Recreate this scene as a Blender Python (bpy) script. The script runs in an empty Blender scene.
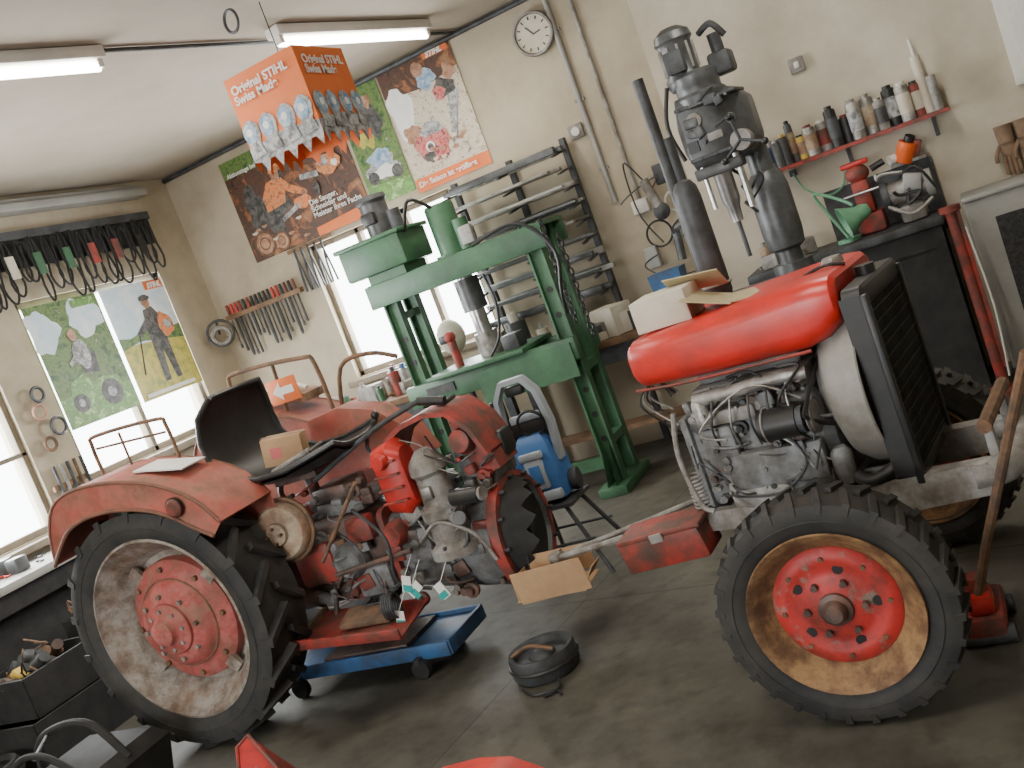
import bpy, math, random, bmesh
from mathutils import Vector, Matrix, Euler
random.seed(7)
V=Vector
# ------------------------------------------------------------------ materials
def mat(name,c1,c2=None,scale=6.0,rough=0.6,metal=0.0,bump=0.0,lo=0.4,hi=0.62,detail=6,c3=None,stops=None,dist=0.0,grime=0.0,gcol=(.045,.035,.025),gs=4.0):
    m=bpy.data.materials.new(name); m.use_nodes=True; nt=m.node_tree; N=nt.nodes; L=nt.links
    bs=N["Principled BSDF"]; bs.inputs["Roughness"].default_value=rough; bs.inputs["Metallic"].default_value=metal
    if c2 is None: c2=tuple(c*0.72 for c in c1)
    tc=N.new("ShaderNodeTexCoord"); no=N.new("ShaderNodeTexNoise"); no.inputs["Scale"].default_value=scale; no.inputs["Detail"].default_value=detail
    no.inputs["Roughness"].default_value=0.65; no.inputs["Distortion"].default_value=dist
    L.new(tc.outputs["Object"],no.inputs["Vector"])
    cr=N.new("ShaderNodeValToRGB"); e=cr.color_ramp.elements
    e[0].position=lo; e[0].color=(*c1,1); e[1].position=hi; e[1].color=(*c2,1)
    if c3:
        k=e.new((lo+hi)/2); k.color=(*c3,1)
    if stops:
        for i,c in enumerate(stops):
            k=e.new(lo+(hi-lo)*(i+1)/(len(stops)+1)); k.color=(*c,1)
    L.new(no.outputs["Fac"],cr.inputs["Fac"]); out=cr.outputs["Color"]
    if grime>0:
        n2=N.new("ShaderNodeTexNoise"); n2.inputs["Scale"].default_value=gs; n2.inputs["Detail"].default_value=10; n2.inputs["Roughness"].default_value=.72
        mp=N.new("ShaderNodeMapping"); mp.inputs["Location"].default_value=(3.7,1.3,8.1)
        L.new(tc.outputs["Object"],mp.inputs["Vector"]); L.new(mp.outputs["Vector"],n2.inputs["Vector"])
        r2=N.new("ShaderNodeValToRGB"); r2.color_ramp.elements[0].position=.44; r2.color_ramp.elements[0].color=(0,0,0,1)
        r2.color_ramp.elements[1].position=.64; r2.color_ramp.elements[1].color=(grime,grime,grime,1)
        L.new(n2.outputs["Fac"],r2.inputs["Fac"])
        mx=N.new("ShaderNodeMixRGB"); L.new(r2.outputs["Color"],mx.inputs["Fac"]); L.new(out,mx.inputs["Color1"]); mx.inputs["Color2"].default_value=(*gcol,1)
        out=mx.outputs["Color"]
    L.new(out,bs.inputs["Base Color"])
    if bump>0:
        bp=N.new("ShaderNodeBump"); bp.inputs["Strength"].default_value=bump; bp.inputs["Distance"].default_value=0.01
        L.new(no.outputs["Fac"],bp.inputs["Height"]); L.new(bp.outputs["Normal"],bs.inputs["Normal"])
    return m
def emis(name,c,s):
    m=bpy.data.materials.new(name); m.use_nodes=True; b=m.node_tree.nodes["Principled BSDF"]
    b.inputs["Base Color"].default_value=(*c,1); b.inputs["Emission Color"].default_value=(*c,1); b.inputs["Emission Strength"].default_value=s
    return m
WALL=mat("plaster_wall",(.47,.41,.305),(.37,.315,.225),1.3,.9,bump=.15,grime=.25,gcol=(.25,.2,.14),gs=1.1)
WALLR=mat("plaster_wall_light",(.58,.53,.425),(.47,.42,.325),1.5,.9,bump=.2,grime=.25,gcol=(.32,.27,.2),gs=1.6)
CEIL=mat("ceiling_paint",(.38,.33,.265),(.32,.275,.215),.8,.9)
def floor_mat():
    m=mat("concrete_floor",(.11,.103,.08),(.06,.055,.043),2.2,.6,bump=.2,lo=.35,hi=.68,detail=10,grime=.7,gcol=(.028,.025,.02),gs=1.7)
    nt=m.node_tree;N=nt.nodes;L=nt.links;bs=N["Principled BSDF"]
    br=N.new("ShaderNodeTexBrick"); br.offset=0; br.inputs["Scale"].default_value=1.0
    br.inputs["Brick Width"].default_value=2.6; br.inputs["Row Height"].default_value=1.9; br.inputs["Mortar Size"].default_value=.005
    br.inputs["Color1"].default_value=(1,1,1,1);br.inputs["Color2"].default_value=(.92,.92,.92,1);br.inputs["Mortar"].default_value=(.5,.5,.5,1)
    tc=N.new("ShaderNodeTexCoord"); mp=N.new("ShaderNodeMapping"); mp.inputs["Rotation"].default_value=(0,0,.12)
    L.new(tc.outputs["Object"],mp.inputs["Vector"]); L.new(mp.outputs["Vector"],br.inputs["Vector"])
    mx=N.new("ShaderNodeMixRGB"); mx.blend_type="MULTIPLY"; mx.inputs["Fac"].default_value=1
    src=bs.inputs["Base Color"].links[0].from_socket
    L.new(src,mx.inputs["Color1"]); L.new(br.outputs["Color"],mx.inputs["Color2"])
    n2=N.new("ShaderNodeTexNoise"); n2.inputs["Scale"].default_value=9; n2.inputs["Detail"].default_value=9
    L.new(tc.outputs["Object"],n2.inputs["Vector"])
    r2=N.new("ShaderNodeValToRGB"); r2.color_ramp.elements[0].position=.5; r2.color_ramp.elements[0].color=(1,1,1,1); r2.color_ramp.elements[1].position=.68; r2.color_ramp.elements[1].color=(.6,.57,.53,1)
    L.new(n2.outputs["Fac"],r2.inputs["Fac"])
    m2=N.new("ShaderNodeMixRGB"); m2.blend_type="MULTIPLY"; m2.inputs["Fac"].default_value=.9
    L.new(mx.outputs["Color"],m2.inputs["Color1"]); L.new(r2.outputs["Color"],m2.inputs["Color2"]); L.new(m2.outputs["Color"],bs.inputs["Base Color"])
    return m
FLOOR=floor_mat()
RED=mat("red_paint",(.60,.025,.018),(.44,.028,.02),5,.36,grime=.35,gs=7)
TANKRED=mat("red_paint_worn",(.64,.028,.02),(.48,.03,.022),9,.34,lo=.45,hi=.7,bump=.05,grime=.35,gcol=(.2,.05,.035),gs=6)
REDCH=mat("red_paint_chipped",(.52,.035,.03),(.26,.22,.18),14,.5,lo=.56,hi=.66,grime=.7,gs=9)
REDR=mat("red_cast_grimy",(.38,.04,.028),(.12,.05,.038),9,.58,bump=.3,grime=.7,gs=8)
PINK=mat("faded_red",(.46,.135,.12),(.32,.13,.10),8,.72,bump=.2,c3=(.38,.07,.06),grime=.65,gcol=(.13,.075,.045),gs=7)
FEND=mat("fender_rusty_red",(.40,.085,.06),(.20,.10,.06),6,.58,lo=.42,hi=.68,c3=(.38,.12,.085),grime=.65,gcol=(.12,.06,.035),gs=5)
FENDB=mat("fender_rust_edge",(.22,.085,.05),(.13,.07,.045),9,.75,bump=.3)
RUST=mat("rust_brown",(.20,.11,.06),(.09,.06,.04),14,.85,bump=.4)
RUSTW=mat("rim_grey_rusty",(.34,.31,.27),(.20,.13,.09),9,.75,bump=.3,lo=.44,hi=.66,grime=.8,gcol=(.08,.05,.03),gs=9)
OCHRE=mat("rim_ochre_rust",(.34,.20,.09),(.14,.07,.035),10,.72,bump=.3,lo=.42,hi=.62,grime=.85,gcol=(.08,.04,.022),gs=10)
GREY=mat("engine_grey",(.22,.23,.235),(.10,.095,.09),8,.55,.1,bump=.35,lo=.42,hi=.66,grime=.65,gs=9)
LGREY=mat("light_grey_metal",(.34,.335,.32),(.19,.17,.145),7,.55,.1,bump=.2,grime=.7,gcol=(.07,.05,.035),gs=7)
SHROUD=mat("shroud_dirty_grey",(.33,.32,.30),(.24,.23,.205),4,.6,grime=.65,gcol=(.12,.10,.075),gs=4)
PANEL=mat("grey_panel",(.35,.35,.33),(.29,.29,.27),4,.55)
ALU=mat("bare_aluminium",(.45,.44,.41),(.22,.21,.19),14,.45,.5,bump=.2,grime=.5,gs=9)
DGREY=mat("dark_grey_metal",(.07,.075,.08),(.032,.032,.032),9,.55,.2,bump=.2)
MACH=mat("machine_grey",(.105,.112,.115),(.06,.06,.06),6,.4,.25,bump=.1,grime=.5,gcol=(.03,.028,.025),gs=7)
BLACK=mat("black_paint",(.012,.013,.014),(.026,.024,.022),8,.45)
BLACKM=mat("black_matt",(.012,.012,.012),(.025,.024,.022),8,.85)
RUB=mat("tyre_rubber",(.017,.018,.019),(.038,.036,.033),7,.72,bump=.2,grime=.35,gcol=(.07,.06,.048),gs=5)
CHROME=mat("steel_polished",(.55,.55,.55),(.36,.36,.36),12,.3,.9)
OIL=mat("oily_cast_iron",(.085,.055,.045),(.18,.085,.06),10,.5,.1,bump=.45,c3=(.12,.085,.07),grime=.8,gcol=(.025,.02,.016),gs=9)
BEIGE=mat("beige_drum",(.45,.36,.25),(.28,.16,.10),10,.7,bump=.2,grime=.5,gs=8)
GREEN=mat("press_green",(.055,.155,.075),(.038,.11,.055),4,.48,grime=.45,gcol=(.03,.05,.03),gs=5)
GREENL=mat("lamp_green",(.14,.34,.20),(.10,.26,.16),4,.45)
BLUE=mat("blue_plastic",(.06,.19,.48),(.045,.14,.38),4,.45)
BLUEP=mat("blue_paint",(.03,.14,.34),(.03,.08,.18),6,.5,grime=.5,gs=6)
SILV=mat("silver_plastic",(.42,.47,.52),(.34,.38,.43),4,.4)
CARD=mat("cardboard",(.44,.28,.15),(.36,.22,.12),5,.85)
CARDW=mat("white_carton",(.64,.60,.50),(.52,.47,.37),4,.8)
CARDY=mat("yellow_carton",(.45,.38,.22),(.37,.31,.18),6,.8)
WHITE=mat("white_paint",(.72,.70,.64),(.62,.60,.55),4,.6)
PAPER=mat("paper",(.78,.77,.73),(.70,.69,.66),9,.85)
ORANGE=mat("orange_print",(.78,.18,.035),(.70,.155,.03),3,.6)
ORANGE2=mat("orange_plastic",(.85,.16,.02),(.75,.12,.02),3,.4)
TEAL=mat("teal_tag",(.02,.35,.32),(.02,.28,.26),4,.6)
WOOD=mat("wood_bench",(.23,.13,.065),(.13,.075,.04),7,.7,bump=.2)
BROWNP=mat("poster_brown",(.03,.018,.014),(.30,.17,.08),7,.5,lo=.35,hi=.68,stops=[(.10,.04,.022),(.05,.03,.02),(.26,.09,.03)],dist=.6)
GREENP=mat("poster_foliage",(.02,.05,.015),(.45,.50,.28),13,.5,lo=.34,hi=.70,stops=[(.06,.13,.03),(.14,.22,.05),(.05,.09,.03)],dist=.4)
SKYP=mat("poster_sky",(.50,.62,.70),(.80,.82,.78),3,.5)
YELP=mat("poster_meadow",(.50,.42,.08),(.22,.27,.06),14,.5,stops=[(.42,.36,.05)],dist=.3)
LIMEP=mat("poster_lime",(.16,.36,.07),(.34,.55,.18),16,.5,dist=.8,stops=[(.10,.20,.05)])
TANP=mat("poster_chips",(.66,.60,.50),(.20,.14,.10),26,.5,lo=.36,hi=.68,stops=[(.5,.42,.32),(.6,.53,.42),(.35,.26,.18)],dist=.8)
SKIN=mat("poster_skin",(.46,.26,.16),(.24,.10,.05),14,.5,dist=.5)
PDARK=mat("poster_dark_figure",(.02,.022,.022),(.12,.11,.10),18,.5,dist=.7)
PORG=mat("poster_orange_figure",(.75,.17,.03),(.28,.07,.02),20,.5,dist=.7,stops=[(.6,.25,.1)])
PBLU=mat("poster_blue_figure",(.10,.24,.42),(.45,.52,.58),18,.5,dist=.4)
PGRY=mat("poster_grey_figure",(.45,.46,.46),(.12,.12,.12),22,.5,dist=.6)
PRED=mat("poster_red_figure",(.48,.04,.04),(.18,.03,.03),20,.5,dist=.6,stops=[(.55,.2,.17)])
YEL=mat("yellow_plastic",(.60,.42,.08),None,4,.5)
TUBE=emis("fluorescent_tube",(1,.98,.92),18)
FRAME=mat("window_frame_paint",(.22,.18,.125),(.16,.13,.09),6,.7)
MESH=mat("mesh_black",(.015,.015,.015),(.05,.05,.05),60,.6)
GLOVE=mat("leather_glove",(.26,.17,.11),(.17,.11,.07),8,.85,bump=.3)
# ------------------------------------------------------------------ builder
def basis(ax):
    a=V(ax).normalized(); t=V((0,0,1)) if abs(a.z)<.9 else V((1,0,0))
    e1=t.cross(a).normalized(); e2=a.cross(e1).normalized(); return a,e1,e2
class B:
    def __init__(s,name,loc=(0,0,0),rz=0,parent=None,world=False):
        s.name=name;s.loc=V(loc);s.rz=rz;s.parent=parent;s.world=world;s.v=[];s.f=[];s.mi=[];s.mats=[]
    def add(s,vs,fs,m):
        if m not in s.mats: s.mats.append(m)
        k=s.mats.index(m); o=len(s.v)
        s.v+= [V(v) for v in vs]; s.f+=[tuple(i+o for i in f) for f in fs]; s.mi+=[k]*len(fs); return s
    def box(s,c,sz,m,bev=0,rot=None):
        bm=bmesh.new(); bmesh.ops.create_cube(bm,size=1); bmesh.ops.scale(bm,vec=V(sz),verts=bm.verts)
        if bev>0: bmesh.ops.bevel(bm,geom=list(bm.edges),offset=min(bev,min(sz)*.45),segments=2,affect='EDGES',profile=.5)
        R=Euler(rot).to_matrix() if rot else Matrix.Identity(3)
        bm.verts.ensure_lookup_table(); bm.verts.index_update()
        s.add([R@v.co+V(c) for v in bm.verts],[[v.index for v in f.verts] for f in bm.faces],m); bm.free(); return s
    def bb(s,lo,hi,m,bev=0):
        return s.box([(a+b)/2 for a,b in zip(lo,hi)],[abs(b-a) for a,b in zip(lo,hi)],m,bev)
    def lathe(s,prof,c,ax,m,seg=36,t0=0,t1=None):
        a,e1,e2=basis(ax); vs=[];n=len(prof); full=t1 is None
        span=2*math.pi if full else t1-t0; cnt=seg if full else seg+1
        for i in range(cnt):
            t=t0+span*i/seg; d=e1*math.cos(t)+e2*math.sin(t)
            for (r,h) in prof: vs.append(V(c)+a*h+d*r)
        fs=[]
        for i in range(seg):
            j=(i+1)%seg if full else i+1
            for k in range(n-1): fs.append((i*n+k,j*n+k,j*n+k+1,i*n+k+1))
        return s.add(vs,fs,m)
    def cyl(s,p1,p2,r,m,r2=None,seg=18):
        p1=V(p1);p2=V(p2);h=(p2-p1).length
        if r2 is None: r2=r
        return s.lathe([(0.0001,0),(r,0),(r2,h),(0.0001,h)],p1,p2-p1,m,seg)
    def tube(s,pts,r,m,seg=8,smooth=0,closed=False):
        P=[V(p) for p in pts]
        if smooth and len(P)>2:
            Q=[];n=len(P)
            rng=range(n if closed else n-1)
            for i in rng:
                g=(lambda k:P[k%n]) if closed else (lambda k:P[max(0,min(n-1,k))])
                p0,p1,p2,p3=g(i-1),g(i),g(i+1),g(i+2)
                for j in range(smooth):
                    t=j/smooth; Q.append(.5*((2*p1)+(p2-p0)*t+(2*p0-5*p1+4*p2-p3)*t*t+(3*p1-p0-3*p2+p3)*t**3))
            if not closed: Q.append(P[-1])
            P=Q
        n=len(P);vs=[];pe=None
        for i in range(n):
            if closed: d=P[(i+1)%n]-P[i-1]
            else: d=P[min(i+1,n-1)]-P[max(i-1,0)]
            if d.length<1e-7: d=V((0,0,1))
            d.normalize()
            if pe is None: _,e1,_=basis(d)
            else:
                e1=pe-d*pe.dot(d)
                if e1.length<1e-5: _,e1,_=basis(d)
                e1.normalize()
            pe=e1;e2=d.cross(e1)
            for k in range(seg):
                t=2*math.pi*k/seg; vs.append(P[i]+(e1*math.cos(t)+e2*math.sin(t))*r)
        fs=[]
        for i in range(n if closed else n-1):
            j=(i+1)%n
            for k in range(seg): l=(k+1)%seg; fs.append((i*seg+k,i*seg+l,j*seg+l,j*seg+k))
        if not closed: fs.append(tuple(range(seg))[::-1]); fs.append(tuple((n-1)*seg+k for k in range(seg)))
        return s.add(vs,fs,m)
    def ring(s,c,ax,R,r,m,seg=28,sx=1,sy=1):
        a,e1,e2=basis(ax)
        return s.tube([V(c)+e1*math.cos(2*math.pi*i/seg)*R*sx+e2*math.sin(2*math.pi*i/seg)*R*sy for i in range(seg)],r,m,6,0,True)
    def sph(s,c,r,m,sc=(1,1,1),seg=16):
        vs=[];fs=[];n=seg//2
        for i in range(n+1):
            p=math.pi*i/n
            for k in range(seg):
                t=2*math.pi*k/seg; vs.append(V(c)+V((math.sin(p)*math.cos(t)*r*sc[0],math.sin(p)*math.sin(t)*r*sc[1],math.cos(p)*r*sc[2])))
        for i in range(n):
            for k in range(seg): l=(k+1)%seg; fs.append((i*seg+k,(i+1)*seg+k,(i+1)*seg+l,i*seg+l))
        return s.add(vs,fs,m)
    def prism(s,pts,y0,y1,m):
        n=len(pts); vs=[(x,y0,z) for x,z in pts]+[(x,y1,z) for x,z in pts]
        return s.add(vs,[tuple(range(n)),tuple(range(n,2*n))[::-1]]+[(i,(i+1)%n,(i+1)%n+n,i+n) for i in range(n)],m)
    def ribbon(s,pts,y0,y1,th,m):
        n=len(pts);P=[V((x,0,z)) for x,z in pts];o=[]
        for i in range(n):
            d=(P[min(i+1,n-1)]-P[max(i-1,0)]).normalized(); o.append(V((-d.z,0,d.x)))
        a=[(p.x,p.z) for p in P]; b=[((p+q*th).x,(p+q*th).z) for p,q in zip(P,o)]
        vs=[(x,y0,z) for x,z in a]+[(x,y1,z) for x,z in a]+[(x,y0,z) for x,z in b]+[(x,y1,z) for x,z in b]
        fs=[]
        for i in range(n-1):
            fs+=[(i,i+1,n+i+1,n+i),(2*n+i,2*n+i+1,3*n+i+1,3*n+i),(i,i+1,2*n+i+1,2*n+i),(n+i,n+i+1,3*n+i+1,3*n+i)]
        fs+=[(0,n,3*n,2*n),(n-1,2*n-1,4*n-1,3*n-1)]
        return s.add(vs,fs,m)
    def grid(s,nu,nv,fn,m):
        vs=[fn(i/(nu-1),j/(nv-1)) for i in range(nu) for j in range(nv)]
        return s.add(vs,[(i*nv+j,(i+1)*nv+j,(i+1)*nv+j+1,i*nv+j+1) for i in range(nu-1) for j in range(nv-1)],m)
    def loft(s,secs,m):
        n=len(secs[0]); vs=[v for q in secs for v in q]; fs=[]
        for i in range(len(secs)-1):
            for k in range(n): l=(k+1)%n; fs.append((i*n+k,i*n+l,(i+1)*n+l,(i+1)*n+k))
        fs.append(tuple(range(n))[::-1]); fs.append(tuple((len(secs)-1)*n+k for k in range(n)))
        return s.add(vs,fs,m)
    def hexa(s,p,m): return s.add(p,[(0,1,2,3),(4,5,6,7),(0,1,5,4),(1,2,6,5),(2,3,7,6),(3,0,4,7)],m)
    def done(s):
        me=bpy.data.meshes.new(s.name)
        off=s.loc if s.world else V((0,0,0))
        me.from_pydata([tuple(v-off) for v in s.v],[],s.f)
        for m in s.mats: me.materials.append(m)
        me.polygons.foreach_set("material_index",s.mi)
        me.polygons.foreach_set("use_smooth",[True]*len(s.f))
        me.validate(); me.update()
        try: me.set_sharp_from_angle(angle=math.radians(38))
        except Exception: pass
        o=bpy.data.objects.new(s.name,me); bpy.context.collection.objects.link(o)
        o.location=s.loc; o.rotation_euler=(0,0,s.rz)
        if s.parent: o.parent=s.parent
        s.o=o; return o
def empty(name,loc=(0,0,0)):
    e=bpy.data.objects.new(name,None); e.location=loc; bpy.context.collection.objects.link(e); return e
def rrect(x,yc,zc,w,h,r,n=5):
    out=[]
    for q,(sy,sz) in enumerate([(1,1),(-1,1),(-1,-1),(1,-1)]):
        for i in range(n+1):
            t=math.pi/2*(q+i/n); out.append((x,yc+sy*(w/2-r)+r*math.cos(t),zc+sz*(h/2-r)+r*math.sin(t)))
    return out
def text(name,body,loc,size,m,rz=0,parent=None,bold=0.0,shear=0,align='LEFT'):
    c=bpy.data.curves.new(name,'FONT'); c.body=body; c.size=size; c.extrude=.0006; c.offset=bold; c.shear=shear; c.align_x=align; c.space_line=.85
    c.materials.append(m); o=bpy.data.objects.new(name,c); bpy.context.collection.objects.link(o)
    o.location=loc; o.rotation_euler=(math.pi/2,0,rz)
    if parent: o.parent=parent
    return o
def greeb(b,x0,x1,z0,z1,y,n,mats,s=1.0,d=-1):
    for i in range(n):
        x=random.uniform(x0,x1);z=random.uniform(z0,z1);m=random.choice(mats);k=random.random()
        if k<.38:
            r=random.uniform(.008,.022)*s; b.cyl((x,y-d*.01,z),(x,y+d*random.uniform(.012,.04)*s,z),r,m,seg=6 if random.random()<.6 else 14)
        elif k<.72:
            w=random.uniform(.03,.10)*s;h=random.uniform(.03,.08)*s; b.box((x,y+d*.012,z),(w,random.uniform(.02,.06)*s,h),m,.008,(0,random.uniform(-.3,.3),0))
        elif k<.82:
            L=random.uniform(.08,.2)*s;a=random.uniform(-1,1);h=random.uniform(.03,.06)*s
            b.tube([(x,y,z),(x+L*.3,y+d*h,z+a*L*.2),(x+L*.7,y+d*h,z+a*L*.6),(x+L,y,z+a*L*.8)],random.uniform(.004,.009)*s,m,6,5)
        else:
            r=random.uniform(.025,.05)*s; b.lathe([(.001,.03*s),(r*.5,.03*s),(r*.6,.012*s),(r,.01*s),(r,-.01)],(x,y,z),(0,d,0),m,18)
def wires(b,lo,hi,n,mats,r=.0035,L=.3):
    for i in range(n):
        p=V([random.uniform(a,c) for a,c in zip(lo,hi)]); pts=[p]
        for k in range(4):
            q=pts[-1]+V((random.uniform(-1,1)*L*.4,random.uniform(-.25,.25)*L*.3,random.uniform(-1,1)*L*.3))
            pts.append(V([max(a,min(c,w_)) for a,c,w_ in zip(lo,hi,q)]))
        b.tube(pts,random.uniform(.7,1.6)*r,random.choice(mats),5,5)
# ------------------------------------------------------------------ room
H=3.31; YB=6.9; XL=-5.98; YR=6.6
B("floor").bb((XL-.2,-3.2,-.1),(3.4,YB+.2,0),FLOOR).done()
B("ceiling").bb((XL-.2,-3.2,H),(3.4,YB+.2,H+.1),CEIL).done()
def wall(name,axis,pos,th,a0,a1,holes,m):
    b=B(name)
    def put(u0,u1,z0,z1):
        if u1-u0<1e-3 or z1-z0<1e-3: return
        if axis=='y': b.bb((u0,pos,z0),(u1,pos+th,z1),m)
        else: b.bb((pos,u0,z0),(pos+th,u1,z1),m)
    cur=a0
    for (u0,u1,z0,z1) in sorted(holes):
        put(cur,u0,0,H); put(u0,u1,0,z0); put(u0,u1,z1,H); cur=u1
    put(cur,a1,0,H); return b.done()
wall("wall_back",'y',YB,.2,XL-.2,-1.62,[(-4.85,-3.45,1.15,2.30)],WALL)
wall("wall_back_right",'y',YR,.5,-1.62,3.2,[],WALLR)
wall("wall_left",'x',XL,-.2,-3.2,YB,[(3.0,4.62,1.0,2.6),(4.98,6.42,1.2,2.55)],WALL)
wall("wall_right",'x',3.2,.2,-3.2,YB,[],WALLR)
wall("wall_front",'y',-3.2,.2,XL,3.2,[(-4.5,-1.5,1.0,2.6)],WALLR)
def window(name,axis,pos,u0,u1,z0,z1,cols,rows):
    b=B(name); t=.045
    def bar(a0,a1,c0,c1):
        if axis=='y': b.bb((a0,pos,c0),(a1,pos+.07,c1),FRAME,.006)
        else: b.bb((pos-.07,a0,c0),(pos,a1,c1),FRAME,.006)
    bar(u0,u0+t,z0,z1);bar(u1-t,u1,z0,z1);bar(u0,u1,z0,z0+t);bar(u0,u1,z1-t,z1)
    for c in cols: bar(c-.022,c+.022,z0,z1)
    for r in rows: bar(u0,u1,r-.016,r+.016)
    return b.done()
window("window_1",'y',YB+.06,-4.85,-3.45,1.15,2.30,[-4.38,-3.92],[])
window("window_2",'x',XL-.03,4.98,6.42,1.2,2.55,[5.7],[])
window("window_3",'x',XL-.03,3.0,4.62,1.0,2.6,[3.75],[1.55])
window("added_fill_window",'y',-3.16,-4.5,-1.5,1.0,2.6,[-3.5,-2.5],[])  # added window behind the camera, there to let fill light in
B("trim_1").bb((XL+.001,4.93,1.13),(XL+.12,6.5,1.19),FRAME,.01).done()
B("trim_2").bb((XL+.001,2.9,.94),(XL+.12,4.68,.99),FRAME,.01).done()
B("trim_3").bb((-4.9,YB-.1,1.09),(-3.4,YB-.001,1.14),FRAME,.01).done()
def alight(name,loc,rot,sx,sy,e,col=(1,1,1)):
    l=bpy.data.lights.new(name,'AREA'); l.shape='RECTANGLE'; l.size=sx; l.size_y=sy; l.energy=e; l.color=col
    o=bpy.data.objects.new(name,l); o.location=loc; o.rotation_euler=rot; bpy.context.collection.objects.link(o); return o
DAY=(.97,.99,1)
alight("daylight_window_1",(-4.15,YB+.25,1.73),(-math.pi/2,0,0),1.6,1.3,130,DAY)
alight("daylight_window_2",(XL-.3,5.7,1.87),(0,-math.pi/2,0),1.6,1.7,180,DAY)
alight("daylight_window_3",(XL-.3,3.8,1.82),(0,-math.pi/2,0),1.8,1.8,220,DAY)
alight("fill_light_front",(-3.0,-3.3,1.8),(math.pi/2,0,0),3.0,1.6,150,DAY)  # fill light from behind the camera, through the added front window
w=bpy.data.worlds.new("world"); bpy.context.scene.world=w; w.use_nodes=True
w.node_tree.nodes["Background"].inputs[0].default_value=(.95,.98,1,1); w.node_tree.nodes["Background"].inputs[1].default_value=11.0
def fixture(name,p0,p1,e):
    p0=V(p0);p1=V(p1);d=(p1-p0);L=d.length;a=math.atan2(d.y,d.x);c=(p0+p1)/2
    b=B(name,c,a)
    b.box((0,0,.055),(L+.06,.11,.06),WHITE,.008); b.box((-L/2,0,.01),(.03,.06,.05),WHITE); b.box((L/2,0,.01),(.03,.06,.05),WHITE)
    b.cyl((-L/2,0,-.005),(L/2,0,-.005),.024,TUBE); b.done()
    alight(name+"_glow",(c.x,c.y,c.z-.035),(0,0,a),L,.08,e,(1,.93,.81))
    return b.o
zt=H-.09
fixture("unseen_fill_lamp",(-3.84,2.6,zt),(-3.53,3.95,zt),32)
fixture("unseen_fill_lamp",(-3.14,4.95,zt),(-2.88,6.26,zt),26)
fixture("unseen_fill_lamp",(-.6,4.0,zt),(-.35,5.3,zt),28)  # out-of-view lamp, added as fill
fixture("unseen_fill_lamp",(-1.0,1.0,zt),(-.75,2.3,zt),42)  # also unseen, added to brighten the room
fixture("unseen_fill_lamp",(-3.6,-.5,zt),(-3.4,.9,zt),30)  # extra lamp behind the camera, added for fill light
b=B("ceiling_conduit"); b.tube([(-3.53,3.95,H-.015),(-2.95,6.88,H-.015)],.012,DGREY,8); b.tube([(XL+.02,YB-.03,H-.03),(-1.65,YB-.03,H-.03)],.02,DGREY,8)
b.ring((-2.98,4.35,H-.08),(.3,1,0),.055,.008,DGREY); b.done()
b=B("wall_conduit")
b.cyl((-2.23,YB-.022,1.75),(-2.23,YB-.022,H),.018,PANEL); b.cyl((-2.06,YB-.02,1.7),(-2.06,YB-.02,H),.013,LGREY)
for z in (2.0,2.5,3.0): b.box((-2.23,YB-.012,z),(.07,.02,.02),LGREY)
b.box((-2.06,YB-.032,1.66),(.12,.06,.1),WHITE,.01); b.done()
b=B("wall_socket"); b.box((-2.33,YB-.014,2.31),(.11,.024,.1),LGREY,.008); b.lathe([(.001,.02),(.03,.02),(.035,0)],(-2.33,YB-.02,2.31),(0,-1,0),WHITE,16); b.done()
b=B("light_switch"); b.box((-.76,YR-.017,2.13),(.09,.03,.09),LGREY,.008); b.box((-.76,YR-.035,2.13),(.03,.02,.04),WHITE,.004); b.done()
b=B("wall_clock",(-2.38,YB-.03,3.04))
b.lathe([(.001,-.02),(.15,-.02),(.155,.01),(.15,.03),(.135,.03),(.13,.015)],(0,0,0),(0,-1,0),LGREY,40)
b.lathe([(.13,.012),(.001,.012)],(0,0,0),(0,-1,0),CARDW,40)
for i in range(12):
    t=i*math.pi/6; b.box((math.sin(t)*.108,-.015,math.cos(t)*.108),(.008,.004,.022),BLACK,0,(0,t,0))
b.box((-.02,-.018,.03),(.008,.004,.075),BLACK,0,(0,-.6,0)); b.box((.03,-.02,-.0),(.008,.004,.06),BLACK,0,(0,1.4,0)); b.done()
# ------------------------------------------------------------------ posters
class P(B):
    def __init__(s,name,o,u,n):
        super().__init__(name,o); s.u=V(u);s.n=V(n);s.k=0
    def pol(s,pts,m,off=None):
        s.k+=1; f=s.k*.0005+.004 if off is None else off
        vs=[s.u*x+V((0,0,z))+s.n*f for x,z in pts]; return s.add(vs,[tuple(range(len(pts)))],m)
    def base(s,w,h,m):
        a=[s.u*x+V((0,0,z))+s.n*d for d in (.001,.004) for x,z in ((0,0),(w,0),(w,h),(0,h))]
        return s.hexa(a,m)
    def disc(s,x,z,r,m,sx=1,n=20): return s.pol([(x+math.cos(2*math.pi*i/n)*r*sx,z+math.sin(2*math.pi*i/n)*r) for i in range(n)],m)
    def blob(s,x,z,rx,rz,m,n=26,j=.25):
        ph=[random.uniform(0,6.28) for _ in range(3)]
        return s.pol([(x+math.cos(t)*rx*k,z+math.sin(t)*rz*k) for t,k in [(2*math.pi*i/n,1+j*.5*math.sin(3*2*math.pi*i/n+ph[0])+j*.4*math.sin(5*2*math.pi*i/n+ph[1])+j*.25*math.sin(8*2*math.pi*i/n+ph[2])) for i in range(n)]],m)
ux=(1,0,0);nb=(0,-1,0)
p=P("chainsaw_man_poster",(-5.37,YB-.005,2.34),ux,nb); p.base(1.24,.86,BROWNP)
p.pol([(0,.72),(1.24,.70),(1.24,.86),(0,.86)],GREENP)
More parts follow.
